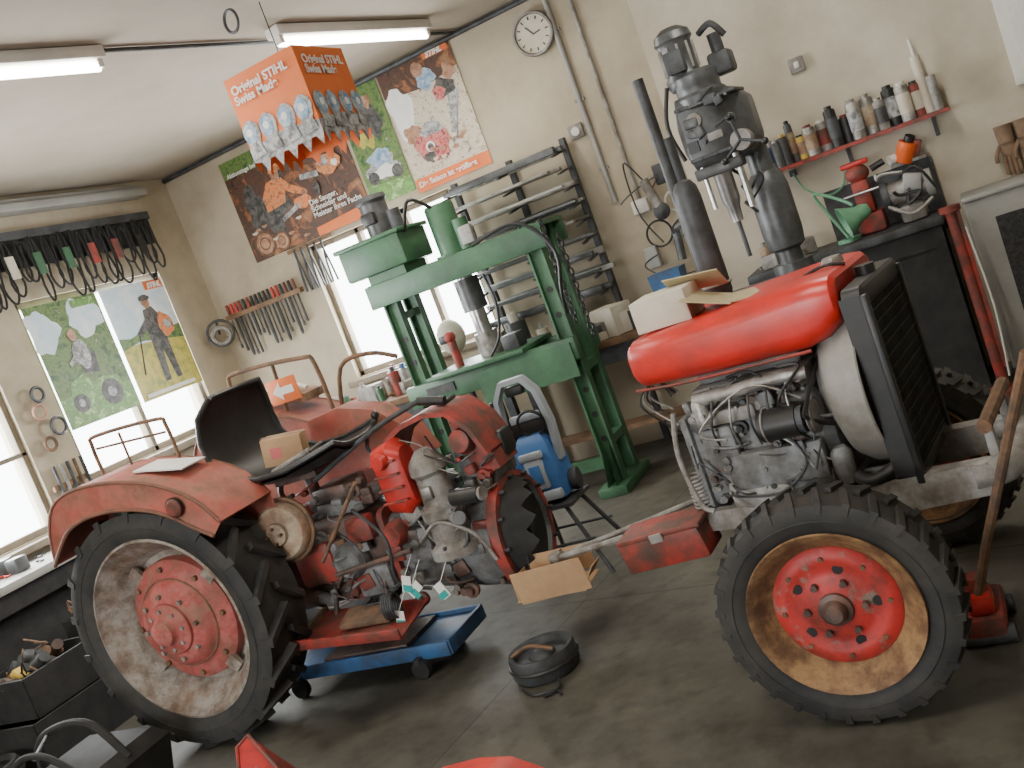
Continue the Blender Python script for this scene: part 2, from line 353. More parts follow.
# crouching worker: legs, torso, arms, helmet, saw on a log
p.blob(.20,.40,.10,.20,PDARK); p.pol([(.28,.10),(.40,.08),(.42,.26),(.56,.32),(.52,.42),(.34,.38),(.26,.28)],PDARK)
p.pol([(.30,.34),(.50,.36),(.56,.50),(.50,.58),(.38,.56),(.30,.46)],PORG); p.pol([(.48,.50),(.60,.40),(.70,.36),(.72,.40),(.60,.48),(.54,.56)],PORG); p.disc(.71,.375,.028,SKIN)
p.blob(.50,.60,.05,.06,SKIN,j=.08); p.pol([(.44,.62),(.57,.61),(.56,.67),(.51,.70),(.46,.68)],PORG); p.pol([(.53,.56),(.57,.56),(.57,.62),(.54,.62)],PDARK)
p.blob(.66,.31,.09,.05,PORG,j=.12); p.pol([(.42,.22),(.62,.28),(.61,.32),(.41,.25)],PGRY)
for x,z,r in ((.16,.12,.11),(.33,.09,.08)): p.disc(x,z,r,RUST); p.disc(x,z,r*.8,SKIN); p.disc(x,z,r*.5,RUST); p.disc(x,z,r*.38,SKIN)
for i in range(8): p.blob(random.uniform(.05,.6),random.uniform(.04,.3),.03,.012,random.choice([SKIN,RUST,TANP]))
p.pol([(.70,.0),(1.24,.0),(1.24,.10),(.70,.07)],ORANGE)
p.blob(1.02,.50,.12,.08,PORG,j=.12); p.pol([(.90,.55),(.92,.62),(1.08,.64),(1.12,.56),(1.09,.55),(1.05,.60),(.95,.59),(.93,.54)],PDARK); p.blob(.98,.53,.05,.04,PGRY); p.disc(1.08,.49,.03,PAPER); p.pol([(.72,.47),(.9,.44),(.9,.49),(.73,.51)],PGRY); p.blob(.84,.36,.03,.05,PDARK)
o=p.done()
text("lettering","Aktionstage bei uns in der Werkstatt",(.05,-.02,.72),.05,PAPER,0,o,.001)
text("lettering_2","Die Sauger,\nSchneider und\nMeister ihres Fachs",(.72,-.02,.25),.062,PAPER,0,o,.001)
p=P("mower_poster",(-4.1,YB-.005,2.38),ux,nb); p.base(.40,.9,GREENP)
p.pol([(.0,.0),(.4,.0),(.4,.12),(.0,.16)],LIMEP); p.blob(.2,.26,.15,.10,PGRY); p.blob(.2,.33,.10,.07,PBLU); p.blob(.2,.22,.11,.05,PAPER); p.disc(.09,.2,.05,PDARK); p.disc(.31,.19,.05,PDARK)
p.blob(.14,.58,.09,.16,YELP); p.blob(.27,.6,.06,.13,PDARK); p.blob(.26,.76,.04,.05,SKIN); p.done()
p=P("season_opening_poster",(-3.68,YB-.005,2.34),ux,nb); p.base(.66,.94,TANP)
p.pol([(0,.10),(.66,.10),(.66,0),(0,0)],ORANGE); p.pol([(0,.74),(.35,.70),(.66,.75),(.66,.94),(0,.94)],BROWNP)
p.blob(.10,.60,.10,.2,PAPER); p.blob(.13,.42,.08,.07,SKIN)
p.blob(.26,.30,.15,.13,PRED,j=.15); p.blob(.28,.41,.10,.05,PGRY); p.blob(.2,.22,.05,.04,PDARK); p.disc(.23,.29,.04,PAPER); p.disc(.23,.29,.025,PDARK)
p.pol([(.42,.25),(.46,.26),(.60,.58),(.58,.66),(.52,.62)],PGRY); p.blob(.50,.64,.09,.07,PDARK); p.blob(.45,.62,.05,.05,PRED); p.blob(.38,.76,.08,.08,PBLU); p.blob(.34,.84,.05,.055,SKIN,j=.1); p.blob(.58,.74,.05,.06,SKIN)
p.pol([(.42,.88),(.64,.88),(.64,.93),(.42,.93)],ORANGE)
for i in range(14): p.blob(random.uniform(.05,.6),random.uniform(.13,.3),.025,.015,random.choice([TANP,CARDW,SKIN]))
o=p.done(); text("lettering","Die Saison ist eröffnet",(.03,-.02,.035),.058,PAPER,0,o,.0015); text("lettering_2","STIHL",(.45,-.02,.885),.055,PAPER,0,o,.003,.3)
uy=(0,1,0);nl=(1,0,0)
p=P("garden_tractor_poster",(XL+.01,5.0,1.58),uy,nl); p.base(.68,.92,GREENP)
p.blob(.10,.72,.13,.16,SKYP); p.blob(.5,.76,.16,.14,SKYP)
p.pol([(0,0),(.68,0),(.68,.2),(.3,.24),(0,.22)],LIMEP)
p.pol([(.10,.20),(.14,.32),(.28,.36),(.34,.28),(.44,.30),(.58,.28),(.60,.18),(.5,.14),(.3,.14)],LIMEP); p.pol([(.30,.36),(.44,.34),(.46,.50),(.40,.50),(.38,.40),(.30,.40)],PDARK)
p.disc(.17,.16,.07,PDARK);p.disc(.47,.17,.10,PDARK);p.disc(.47,.17,.04,PGRY);p.disc(.17,.16,.03,PGRY); p.blob(.34,.50,.075,.11,PGRY,j=.12); p.blob(.32,.65,.04,.045,SKIN,j=.1); p.pol([(.32,.54),(.2,.46),(.21,.43),(.34,.49)],PGRY)
p.pol([(.42,.84),(.64,.84),(.64,.9),(.42,.9)],LIMEP); o=p.done()
p=P("hiker_poster",(XL+.01,5.72,1.58),uy,nl); p.base(.68,.92,SKYP)
p.pol([(0,0),(.68,0),(.68,.42),(0,.45)],YELP); p.pol([(0,.42),(.2,.46),(.45,.43),(.68,.40),(.68,.52),(.5,.5),(.3,.54),(.12,.5),(0,.52)],GREENP)
p.pol([(.3,.1),(.36,.1),(.40,.36),(.43,.1),(.49,.1),(.49,.42),(.51,.62),(.45,.71),(.35,.69),(.32,.55)],PDARK); p.blob(.41,.745,.042,.045,SKIN,j=.08); p.blob(.41,.785,.06,.025,PDARK,j=.1)
p.blob(.53,.54,.08,.10,PORG,j=.15); p.disc(.55,.54,.04,PGRY); p.pol([(.34,.62),(.2,.52),(.22,.49),(.35,.54)],PDARK); p.tube([(0.006,.22,.50),(0.006,.12,.2)],.006,PDARK,5)
p.pol([(.05,.02),(.6,.02),(.6,.05),(.05,.05)],PAPER); p.pol([(.46,.84),(.66,.84),(.66,.91),(.46,.91)],ORANGE); o=p.done()
text("lettering","STIHL",(.02,.48,.85),.06,PAPER,math.pi/2,o,.003,.3)
# hanging advertising cube
b=P("hanging_advertising_cube",(-2.66,4.28,2.50),(-1,0,0),(0,-1,0))
W=.45
chain=[(0,.04),(.02,-.02),(.05,.03),(.08,.03),(.11,-.03),(.14,.03),(.17,.03),(.2,-.03),(.23,.03),(.26,.03),(.29,-.03),(.32,.03),(.35,.03),(.38,-.03),(.41,.03),(W,.04)]
for (u,n,o0) in (((-1,0,0),(0,-1,0),(0,0,0)),((0,1,0),(1,0,0),(0,0,0)),((-1,0,0),(0,1,0),(0,W,0)),((0,1,0),(-1,0,0),(-W,0,0))):
    b.u=V(u);b.n=V(n)
    def q(pts,m,off): b.add([V(o0)+b.u*x+V((0,0,z))+b.n*off for x,z in pts],[tuple(range(len(pts)))],m)
    q([(0,.47),(W,.47)]+chain[::-1],ORANGE,0)
    q([(0,.10),(0,.04)]+chain[1:-1]+[(W,.04),(W,.11),(.22,.13)],PGRY,.003)
    for cx in (.06,.17,.29,.40):
        q([(cx+math.cos(t*.5)*.052*(1+.12*math.sin(t*1.5)),.17+math.sin(t*.5)*.075) for t in range(13)],PGRY,.005)
        q([(cx+math.cos(t*.5)*.040+.01,.18+math.sin(t*.5)*.05) for t in range(13)],PBLU,.007)
        q([(cx+math.cos(t*.5)*.018+.01,.185+math.sin(t*.5)*.02) for t in range(13)],PAPER,.008)
        q([(cx-.045,.06),(cx+.05,.05),(cx+.035,.125),(cx-.03,.135)],PGRY,.009)
b.tube([(-W/2,W/2,.47),(-W/2,W/2,.80)],.003,BLACK,5)
b.box((-W/2,W/2,.465),(W-.01,W-.01,.004),CARD)
o=b.done()
text("lettering","Original STIHL\nSwiss Made",(-W+.03,-.012,.38),.06,PAPER,0,o,.0018)
text("lettering_2","Original STIHL\nSwiss Made",(.012,.03,.38),.06,PAPER,math.pi/2,o,.0018)
# ------------------------------------------------------------------ left wall : belts rail, tools
b=B("drive_belt_rack",(XL+.005,3.2,2.8))
b.bb((.0,0,.18),(.06,3.3,.24),DGREY); b.bb((.0,0,-.02),(.03,3.3,.2),BLACKM); b.bb((0,.0,.36),(.14,3.3,.42),PANEL,.01); b.bb((0,.0,.42),(.10,3.3,.46),PANEL,.01)
for i in range(34):
    y=.5+i*.083+random.uniform(-.02,.02); L=random.uniform(.18,.34); w_=random.uniform(.03,.07)
    pts=[(.07,y+math.cos(t*math.pi/6)*w_*(1.15 if math.sin(t*math.pi/6)<0 else .6),.1-L*.5+math.sin(t*math.pi/6)*L*.75) for t in range(12)]
    b.tube(pts,.009,BLACKM,5,2,True)
    if i%3==1: b.box((.08,y,-.02),(.01,.07,.16),random.choice([CARDW,REDR,GREEN,BLACK,REDR]))
b.done()
b=B("screwdriver_rack",(-5.45,YB-.002,2.0)); b.bb((-.42,-.05,-.02),(.42,0,.02),WOOD)
for i in range(17):
    x=-.38+i*.047; m=random.choice([REDR,BLACK,BLACK,DGREY,RED,BLACK]); L=random.uniform(.2,.36)
    b.cyl((x,-.035,.0),(x,-.035,.11),.015,m,.012,10); b.cyl((x,-.035,-L),(x,-.035,0),.006+.004*(i%3),DGREY,seg=6); b.box((x,-.035,-L),(.02,.012,.04),DGREY,.003)
b.done()
b=B("hanging_pliers",(-4.98,YB-.03,2.26))
for i in range(5):
    x=.02+i*.07; b.tube([(x-.02,0,-.3),(x-.01,0,-.12),(x+.005,0,0),(x+.0,0,.06)],.009,DGREY,6,4); b.tube([(x+.03,0,-.3),(x+.015,0,-.12),(x,0,0),(x+.01,0,.06)],.009,DGREY,6,4)
b.bb((-.05,.0,.04),(.4,.028,.07),WOOD); b.done()
b=B("sanding_disc_holder",(-5.84,6.68,1.9)); b.ring((0,0,0),(1,-1,0),.11,.012,DGREY); b.ring((0,0,-.02),(1,-1,0),.07,.02,LGREY); b.tube([(-.1,.1,.0),(0,0,.11)],.01,DGREY); b.done()
b=B("wall_tools",(XL+.05,4.78,1.6))
for i,(y,z,r) in enumerate([(.0,.18,.05),(-.02,-.05,.045),(.10,.05,.06),(.04,.3,.05)]): b.ring((0,y,z),(1,0,0),r,.012,[SKIN,RUST,DGREY,BLACK][i])
for i in range(5): b.cyl((0,-.08+i*.06,-.5),(0,-.08+i*.06,-.2),.012,[DGREY,LGREY,DGREY,RUST,DGREY][i])
b.box((-.02,.02,-.35),(.03,.3,.04),WOOD); b.done()
def bench(name,lo,hi,top,m=WOOD,legm=DGREY,shelf=True):
    b=B(name); b.bb((lo[0],lo[1],top-.05),(hi[0],hi[1],top),m,.006)
    for x in (lo[0]+.05,hi[0]-.05):
        for y in (lo[1]+.05,hi[1]-.05): b.bb((x-.03,y-.03,0),(x+.03,y+.03,top-.05),legm)
    if shelf: b.bb((lo[0]+.05,lo[1]+.05,.25),(hi[0]-.05,hi[1]-.05,.28),m)
    b.bb((lo[0]+.03,lo[1]+.03,top-.17),(hi[0]-.03,hi[1]-.03,top-.05),legm)
    return b
bench("back_workbench",(-5.9,6.3),(-3.95,6.85),.95).done()
b=bench("side_workbench",(-5.95,2.2),(-5.38,4.5),.9,PANEL,BLACKM); b.bb((-5.9,2.3,.3),(-5.5,4.4,.72),BLACKM); b.done()
def junk(name,lo,hi,z,n,mats,smax=.16):
    b=B(name,((lo[0]+hi[0])/2,(lo[1]+hi[1])/2,z+.002))
    cx,cy=(lo[0]+hi[0])/2,(lo[1]+hi[1])/2
    for i in range(n):
        x=random.uniform(lo[0],hi[0])-cx;y=random.uniform(lo[1],hi[1])-cy;m=random.choice(mats);k=random.random();s=random.uniform(.4,1)*smax
        if k<.4: b.box((x,y,s*.4),(s,s*.8,s*.8),m,.008,(0,0,random.uniform(0,3)))
        elif k<.75: b.cyl((x,y,0),(x,y,s*1.2),s*.3,m); b.cyl((x,y,s*1.2),(x,y,s*1.45),s*.13,random.choice(mats))
        elif k<.9: b.lathe([(.001,0),(s*.5,0),(s*.5,s*.25),(s*.25,s*.3),(s*.2,s*.5),(.001,s*.5)],(x,y,0),(0,0,1),m,20)
        else: b.tube([(x-s*.6,y,s*.1),(x-s*.3,y+s*.2,s*.12),(x+s*.3,y-s*.2,s*.12),(x+s*.6,y,s*.1)],s*.09,m,8,4)
    return b.done()
junk("bench_clutter",(-5.75,6.42),(-4.1,6.72),.95,30,[REDR,DGREY,LGREY,BLUEP,GREEN,CARD,BLACK,ALU],.2)
junk("bench_clutter",(-5.82,2.6),(-5.5,4.35),.9,26,[RED,DGREY,LGREY,BLACK,GREENL,YEL,DGREY,MACH],.13)
for k,(x,y,z,sx,sy,h) in enumerate([(-5.08,4.05,0,.42,.5,.3),(-5.08,4.05,.302,.4,.46,.26),(-5.06,3.40,0,.5,.6,.28),(-5.06,3.42,.282,.42,.5,.22)]):
    b=B("parts_crate",(x,y,z)); m=BLACKM
    b.bb((-sx/2,-sy/2,0),(sx/2,sy/2,.02),m); 
    for s in (-1,1): b.bb((s*sx/2-.01,-sy/2,0),(s*sx/2+.01,sy/2,h),m); b.bb((-sx/2,s*sy/2-.01,0),(sx/2,s*sy/2+.01,h),m)
    if k in (1,3):
        for i in range(16):
            q=(random.uniform(-.12,.12),random.uniform(-.17,.17),h*.72+random.uniform(0,.06)); mm=random.choice([DGREY,RUST,BLACK,OIL,REDR if i==5 else MACH,YEL if i==3 else DGREY])
            if i%2: b.box(q,(.12,.07,.08),mm,.01,(random.random(),random.random(),random.random()*3))
            else: b.cyl(q,V(q)+V((random.uniform(-.12,.12),random.uniform(-.12,.12),.05)),.03,mm)
        wires(b,(-.17,-.2,h*.7),(.17,.2,h+.12),5,[BLACK,DGREY,RUST],.006,.3)
    b.done()
b=B("black_hose_coil",(-4.98,2.86,0))
for i in range(4): b.ring((0,0,.03+i*.045),(0,.0,1),.17-.01*(i%2),.022,BLACKM,28)
b.done()
# ------------------------------------------------------------------ back rack, helmet etc
b=B("steel_bar_rack",(-2.85,6.75,0))
for x in (-.5,-.02,.42):
    b.bb((x-.02,.05,0),(x+.02,.1,2.3),DGREY)
    for i in range(9): b.box((x,-.08,1.2+i*.125),(.02,.28,.015),DGREY,0,(.12,0,0))
for i in range(9):
    for j in range(3):
        m=random.choice([LGREY,ALU,MACH,BLUEP if i<2 else LGREY,PANEL,MACH,MACH,DGREY]); L=random.uniform(.40,.58);x=random.uniform(-.05,.05)
        b.box((x,-.17+j*.08,1.225+i*.125),(2*L*.9,.05,random.choice([.02,.035,.05])),m,.003)
b.done()
b=bench("material_bench",(-3.45,6.30),(-1.75,6.6),.9); b.done()
junk("bench_clutter",(-3.3,6.40),(-2.15,6.48),.9,34,[LGREY,DGREY,MACH,BLUEP,ALU,CARDW,MACH,BLACK,PANEL],.26)
b=B("welding_helmet",(-3.62,6.45,1.25)); b.sph((0,0,0),.11,CARDW,(1,.9,1.2)); b.box((0,-.09,.0),(.1,.04,.06),BLACK,.005); b.cyl((0,0,-1.23),(0,0,-.08),.02,DGREY); b.cyl((0,0,-1.25),(0,0,-1.23),.12,DGREY); b.done()
b=B("angle_grinder",(-1.95,6.8,1.72)); b.cyl((0,-.06,.1),(.05,-.06,-.12),.035,LGREY); b.lathe([(.001,.03),(.02,.03),(.06,0),(.001,-.01)],(.06,-.08,-.14),(0,-1,0),DGREY,20); b.tube([(0,-.06,.1),(-.1,-.04,.25),(-.12,0,-.1),(-.02,0,-.35)],.006,BLACK,6,6); b.ring((-.02,-.03,-.28),(0,1,0),.09,.008,BLACK); b.ring((.16,-.03,-.1),(0,1,0),.07,.008,WHITE); b.box((.12,0,.1),(.1,.05,.14),DGREY,.01)
b.box((.16,-.02,-.3),(.14,.08,.1),LGREY,.02); b.box((-.12,-.02,-.42),(.1,.08,.16),PANEL,.02); b.cyl((.08,-.05,-.5),(.1,-.05,-.3),.03,MACH); wires(b,(-.2,-.1,-.6),(.25,-.02,.1),3,[BLACK,DGREY],.005,.4); b.done()
# ------------------------------------------------------------------ hydraulic press (green H frame)
b=B("hydraulic_press",(-3.05,6.0,0),world=True)
yn,yf=5.86,6.12
for x in (-3.62,-2.49):
    for y in (yn,yf):
        b.bb((x-.05,y-.02,.06),(x+.05,y+.02,1.8),GREEN,.004)
        b.bb((x-.055,y-.05,.06),(x-.04,y+.02,1.8),GREEN); b.bb((x+.04,y-.05,.06),(x+.055,y+.02,1.8),GREEN)
    for z in (.3,.8,1.5): b.bb((x-.05,yn,z),(x+.05,yf,z+.05),GREEN)
    b.bb((x-.1,5.68,0),(x+.1,6.22,.06),GREEN,.006)
    for s in (-1,1): b.add([(x+s*.03,5.70,.06),(x+s*.03,5.85,.06),(x+s*.03,5.85,.40)],[(0,1,2)],GREEN)
    for i in range(7): b.cyl((x,yn-.025,.35+i*.17),(x,yn-.01,.35+i*.17),.02,BLACK,seg=12)
b.bb((-3.75,5.78,1.63),(-2.38,5.83,1.79),GREEN,.008); b.bb((-3.75,6.14,1.63),(-2.38,6.18,1.79),GREEN,.008); b.bb((-3.75,5.83,1.765),(-2.38,6.14,1.795),GREEN)
b.bb((-3.72,5.76,.90),(-2.42,5.82,1.05),GREEN,.008); b.bb((-3.72,6.15,.90),(-2.42,6.2,1.05),GREEN,.008)
b.bb((-3.5,5.7,1.05),(-2.75,6.22,1.08),GREEN,.005); b.bb((-3.15,5.74,.80),(-2.45,5.757,1.02),GREEN)
b.bb((-3.6,5.90,.14),(-2.5,5.94,.22),GREEN)
b.bb((-3.84,5.76,1.85),(-3.34,6.15,2.08),GREEN,.02); b.bb((-3.86,5.74,2.06),(-3.32,6.17,2.09),GREEN,.01); b.bb((-3.7,5.8,1.79),(-3.4,6.1,1.85),GREEN)
b.cyl((-3.55,5.95,2.09),(-3.55,5.95,2.31),.095,MACH,seg=24); b.lathe([(.1,0),(.11,.02),(.1,.05),(.03,.06),(.001,.06)],(-3.55,5.95,2.31),(0,0,1),DGREY,24); b.cyl((-3.39,5.9,2.09),(-3.39,5.9,2.22),.045,DGREY)
b.box((-3.55,5.84,2.21),(.1,.05,.08),BLACK,.01)
b.lathe([(.001,.33),(.09,.33),(.1,.31),(.1,.0),(.13,0),(.13,-.02),(.001,-.02)],(-3.1,5.98,1.81),(0,0,1),GREEN,28)
b.cyl((-2.95,5.9,1.8),(-2.95,5.9,2.0),.05,GREEN); b.tube([(-3.1,5.9,2.12),(-3.2,5.8,2.22),(-3.33,5.85,2.05)],.012,BLACK,8,6)
b.box((-2.88,5.8,1.88),(.09,.05,.12),LGREY,.01); b.tube([(-2.85,5.75,1.8),(-2.5,5.72,1.83),(-2.33,5.74,1.6),(-2.38,5.75,1.35),(-2.42,5.8,1.2)],.012,BLACK,8,6)
b.cyl((-3.1,5.98,1.22),(-3.1,5.98,1.8),.055,CHROME,seg=24); b.cyl((-3.1,5.98,1.40),(-3.1,5.98,1.62),.085,MACH,seg=24); b.cyl((-3.1,5.98,1.08),(-3.1,5.98,1.24),.08,ALU)
b.cyl((-3.28,5.82,1.08),(-3.28,5.82,1.26),.03,REDR); b.sph((-3.28,5.82,1.29),.04,REDR); b.tube([(-3.0,5.75,1.09),(-2.9,5.76,1.2),(-2.86,5.8,1.4),(-2.9,5.85,1.6)],.01,BLACK,6,5); b.box((-2.88,5.9,1.13),(.12,.14,.1),DGREY,.01)
for k,(x,y,z0) in enumerate(((-2.36,5.76,1.78),(-2.29,5.78,1.66))):
    for i in range(15): b.ring((x,y,z0-i*.045),((0,1,0) if i%2 else (1,0,0)),.017,.006,BLACK,10,1,1.4)
b.box((-3.45,5.757,.98),(.22,.01,.06),MACH); b.done()
b=B("blue_parts_bin",(-1.92,6.45,.905)); b.loft([[(x,y,0) for x,y in ((-.09,-.07),(.09,-.07),(.09,.07),(-.09,.07))],[(x,y,.3) for x,y in ((-.11,-.09),(.11,-.09),(.11,.09),(-.11,.09))]],BLUEP); b.box((0,-.095,.15),(.12,.006,.1),PAPER); b.done()
# ------------------------------------------------------------------ drill press
b=B("drill_press",(-1.1,5.6,0),world=True)
X=-1.0;Y=5.72
b.bb((-1.42,5.25,0),(-.8,5.95,.1),MACH,.03); b.cyl((X,Y,.1),(X,Y,1.9),.065,MACH,seg=28)
b.lathe([(.07,0),(.10,.02),(.11,.1),(.11,.35),(.095,.42),(.07,.45)],(X,Y,1.15),(0,0,1),MACH,28); b.cyl((X,Y,.92),(X,Y,1.08),.11,MACH); b.box((-1.22,5.5,1.0),(.42,.4,.05),MACH,.01)
b.loft([rrect(-1.31,5.55,1.90,.16,.2,.05),rrect(-1.28,5.55,1.92,.22,.40,.06),rrect(-1.1,5.57,1.92,.26,.44,.08),rrect(-.98,5.62,1.90,.24,.36,.06),rrect(-.93,5.66,1.90,.18,.24,.05)],MACH)
b.lathe([(.10,-.02),(.135,0),(.14,.05),(.12,.07),(.12,.10),(.13,.12),(.13,.16),(.10,.18)],(-1.15,5.55,2.05),(0,0,1),MACH,30)
b.lathe([(.001,-.02),(.09,0),(.105,.03),(.105,.06),(.09,.08),(.09,.24),(.105,.26),(.095,.30),(.05,.33),(.001,.33)],(-1.2,5.55,2.16),(0,0,1),MACH,30)
for i in range(10):
    t=i*math.pi/5; b.box((-1.2+math.cos(t)*.093,5.55+math.sin(t)*.093,2.32),(.012,.012,.14),LGREY)
b.box((-1.2,5.44,2.30),(.1,.06,.12),DGREY,.01)
b.box((-1.0,5.6,2.22),(.12,.16,.12),DGREY,.02); b.cyl((-1.0,5.6,2.27),(-1.0,5.6,2.38),.035,DGREY); b.tube([(-1.06,5.55,2.40),(-.98,5.5,2.42),(-.93,5.52,2.34)],.018,DGREY,8,5)
b.lathe([(.001,.0),(.03,.0),(.035,.08),(.05,.12),(.05,.3),(.06,.32),(.001,.33)],(-1.16,5.48,1.40),(0,0,1),CHROME,20); b.cyl((-1.16,5.48,1.2),(-1.16,5.48,1.42),.012,DGREY)
b.cyl((-1.06,5.47,1.45),(-1.06,5.47,1.75),.018,CHROME); b.cyl((-1.25,5.47,1.5),(-1.25,5.47,1.75),.012,CHROME); b.box((-1.16,5.48,1.70),(.26,.12,.06),MACH,.01)
b.cyl((-1.0,5.50,1.80),(-1.0,5.40,1.80),.055,LGREY)
for i in range(3):
    t=-.4+i*2.09; e=(-1.0+math.cos(t)*.13,5.37,1.80+math.sin(t)*.13); b.cyl((-1.0,5.40,1.80),e,.008,DGREY); b.sph(e,.02,BLACK)
b.lathe([(.001,.02),(.04,.02),(.04,0)],(-1.2,5.43,1.98),(0,-1,0),LGREY,20); b.box((-1.25,5.435,1.85),(.06,.02,.06),BLACK); b.box((-1.12,5.43,1.87),(.08,.02,.04),LGREY)
for z in (1.78,2.06): b.box((-1.12,5.56,z),(.34,.27,.02),DGREY,.006)
for i in range(8): b.cyl((-1.27+i*.04,5.435,2.06-.28*(i%2)),(-1.27+i*.04,5.42,2.06-.28*(i%2)),.010,DGREY,seg=6)
greeb(b,-1.28,-1.0,1.78,2.06,5.43,12,[MACH,DGREY,LGREY,MACH],.8)
b.tube([(-1.3,5.5,2.2),(-1.36,5.48,2.0),(-1.33,5.5,1.8)],.012,BLACK,8,5); wires(b,(-1.1,5.42,1.3),(-.85,5.6,1.75),3,[BLACK,DGREY],.006,.3)
b.done()
# ------------------------------------------------------------------ right side : shelf with cans, bench, vise, lamp
b=B("wall_shelf",(-.63,YR-.002,1.565)); b.bb((-.60,-.16,-.012),(.60,0,.012),REDR)
for x in (-.5,0,.5): b.prism([(x-.01,-.13),(x+.01,-.13),(x+.01,-.01),(x-.01,-.01)],-.02,0,DGREY)
b.done()
b=B("paint_and_spray_cans",(-.63,YR-.09,1.579))
def can(x,y,r,h,m,lab,capm):
    b.lathe([(.001,0),(r,0),(r,h*.86),(r*.9,h*.90),(r*.45,h*.92)],(x,y,0),(0,0,1),m,18); b.lathe([(r*.62,0),(r*.62,h*.10),(.001,h*.11)],(x,y,h*.89),(0,0,1),capm,12)
    if lab: b.lathe([(r+.001,h*.2),(r+.001,h*.70)],(x,y,0),(0,0,1),lab,18)
for i,(dx,h,r,m,lab,cm) in enumerate([(-.56,.14,.032,ALU,CARDW,DGREY),(-.50,.12,.03,DGREY,None,DGREY),(-.445,.20,.042,ALU,BLUEP,LGREY),(-.38,.17,.036,MACH,None,ALU),(-.29,.26,.024,MACH,BEIGE,BLACK),(-.335,.19,.027,DGREY,None,YEL),(-.24,.15,.032,YEL,BEIGE,DGREY),(-.175,.19,.038,ALU,BEIGE,REDR),(-.10,.19,.038,LGREY,REDR,WHITE),(-.03,.25,.036,BLACK,DGREY,BLACK),(.035,.17,.032,BLACK,None,REDR),(.10,.24,.04,ALU,PGRY,LGREY),(.18,.24,.04,ALU,BEIGE,ALU),(.245,.19,.032,LGREY,DGREY,ALU),(.31,.24,.04,BLACK,PGRY,BLACK),(.385,.23,.04,ALU,CARDW,WHITE),(.45,.21,.034,REDR,CARDW,DGREY)]):
    can(dx,(-.02 if i%2 else .02),r,h,m,lab,cm)
b.cyl((.50,0.02,0),(.50,0.02,.34),.028,CARDW); b.cyl((.50,.02,.34),(.50,.02,.44),.009,WHITE); b.cyl((.55,-.02,0),(.55,-.02,.20),.028,LGREY)
b.done()
b=bench("workbench",(-1.35,6.08),(-.22,6.54),1.03,DGREY,BLACKM); b.bb((-1.3,6.12,.05),(-.26,6.5,.98),BLACKM); b.done()
B("workbench_backboard").bb((-.85,6.56,.9),(-.2,6.585,1.34),DGREY).done()
b=B("red_support_post",(-.17,5.93,0)); b.cyl((0,0,.03),(0,0,1.07),.03,REDR); b.cyl((0,0,0),(0,0,.03),.10,REDR); b.cyl((0,0,1.05),(0,0,1.08),.055,REDR); b.box((.035,-.01,.6),(.02,.03,.9),REDR); b.tube([(.05,-.02,.95),(.07,-.05,.5),(.04,-.04,.1)],.006,WHITE,6,6); b.done()
b=B("green_desk_lamp",(-.62,6.2,1.032)); b.cyl((-.12,.06,0),(-.12,.06,.02),.07,GREENL); b.tube([(-.12,.06,.02),(-.2,.1,.2),(-.24,.1,.33),(-.1,.05,.25),(-.04,0,.2)],.01,GREENL,8,6)
b.lathe([(.03,.0),(.045,.03),(.05,.07),(.1,.16),(.095,.16),(.04,.07)],(.04,-.02,.16),(-1,-.3,-.25),GREENL,24); b.done()
b=B("bench_vise",(-.60,6.38,1.032)); b.box((0,0,.06),(.16,.2,.12),REDR,.02); b.box((0,-.03,.22),(.10,.14,.2),REDR,.02); b.sph((0,-.03,.36),.07,REDR,(1,1,.8)); b.box((.0,-.03,.42),(.16,.08,.03),RED,.01); b.cyl((.08,-.03,.36),(.16,-.03,.38),.02,BLACK); b.cyl((-.1,-.14,.25),(.1,-.14,.25),.008,CHROME); b.done()
b=B("bench_grinder",(-.36,6.3,1.032)); b.box((0,0,.05),(.14,.16,.1),LGREY,.02); b.cyl((-.10,0,.18),(.10,0,.18),.065,LGREY,seg=24); b.lathe([(.001,-.02),(.08,-.02),(.08,.02),(.001,.02)],(-.12,0,.18),(1,0,0),DGREY,26); b.lathe([(.001,-.02),(.08,-.02),(.08,.02),(.001,.02)],(.12,0,.18),(1,0,0),PANEL,26); b.tube([(-.02,-.05,.26),(.08,-.12,.3),(.15,-.1,.15)],.008,BLACK,6,5); b.box((.04,-.08,.22),(.1,.03,.1),PANEL,.01,(.2,.3,0)); b.tube([(-.12,-.05,.12),(.0,-.12,.05),(.12,-.1,.1)],.012,LGREY,6,5); wires(b,(-.14,-.14,.02),(.14,.0,.32),3,[DGREY,ALU,BLACK],.008,.3); b.done()
b=B("orange_spray_gun",(-.32,6.52,1.345)); b.box((0,.0,.01),(.2,.1,.02),LGREY); b.cyl((-.03,-.02,.02),(.03,-.04,.12),.055,ORANGE2); b.cyl((.03,-.04,.12),(.05,-.05,.15),.03,BLACK); b.cyl((-.06,-.03,.05),(-.1,-.05,.05),.03,PAPER); b.box((.06,-.02,.07),(.05,.05,.1),REDR,.01,(0,.5,0)); b.done()
junk("bench_clutter",(-1.24,6.2),(-1.0,6.42),1.03,14,[LGREY,DGREY,MACH,BLACK,ALU,BEIGE],.13)
b=B("wall_air_hose",(-.98,YR-.02,1.52)); b.tube([(0,0,0),(.05,-.04,-.12),(.16,-.05,-.2),(.26,-.05,-.18),(.3,-.03,-.1)],.007,GREENL,6,6); b.box((0,.005,.0),(.04,.025,.04),DGREY); b.done()
b=B("metal_cabinet",(.30,6.38,0)); b.bb((-.41,-.18,.05),(.41,.19,1.05),PANEL,.01); b.bb((-.27,-.19,.2),(.37,-.185,.92),MESH); b.bb((-.41,-.2,1.04),(.41,.2,1.07),PANEL,.01)
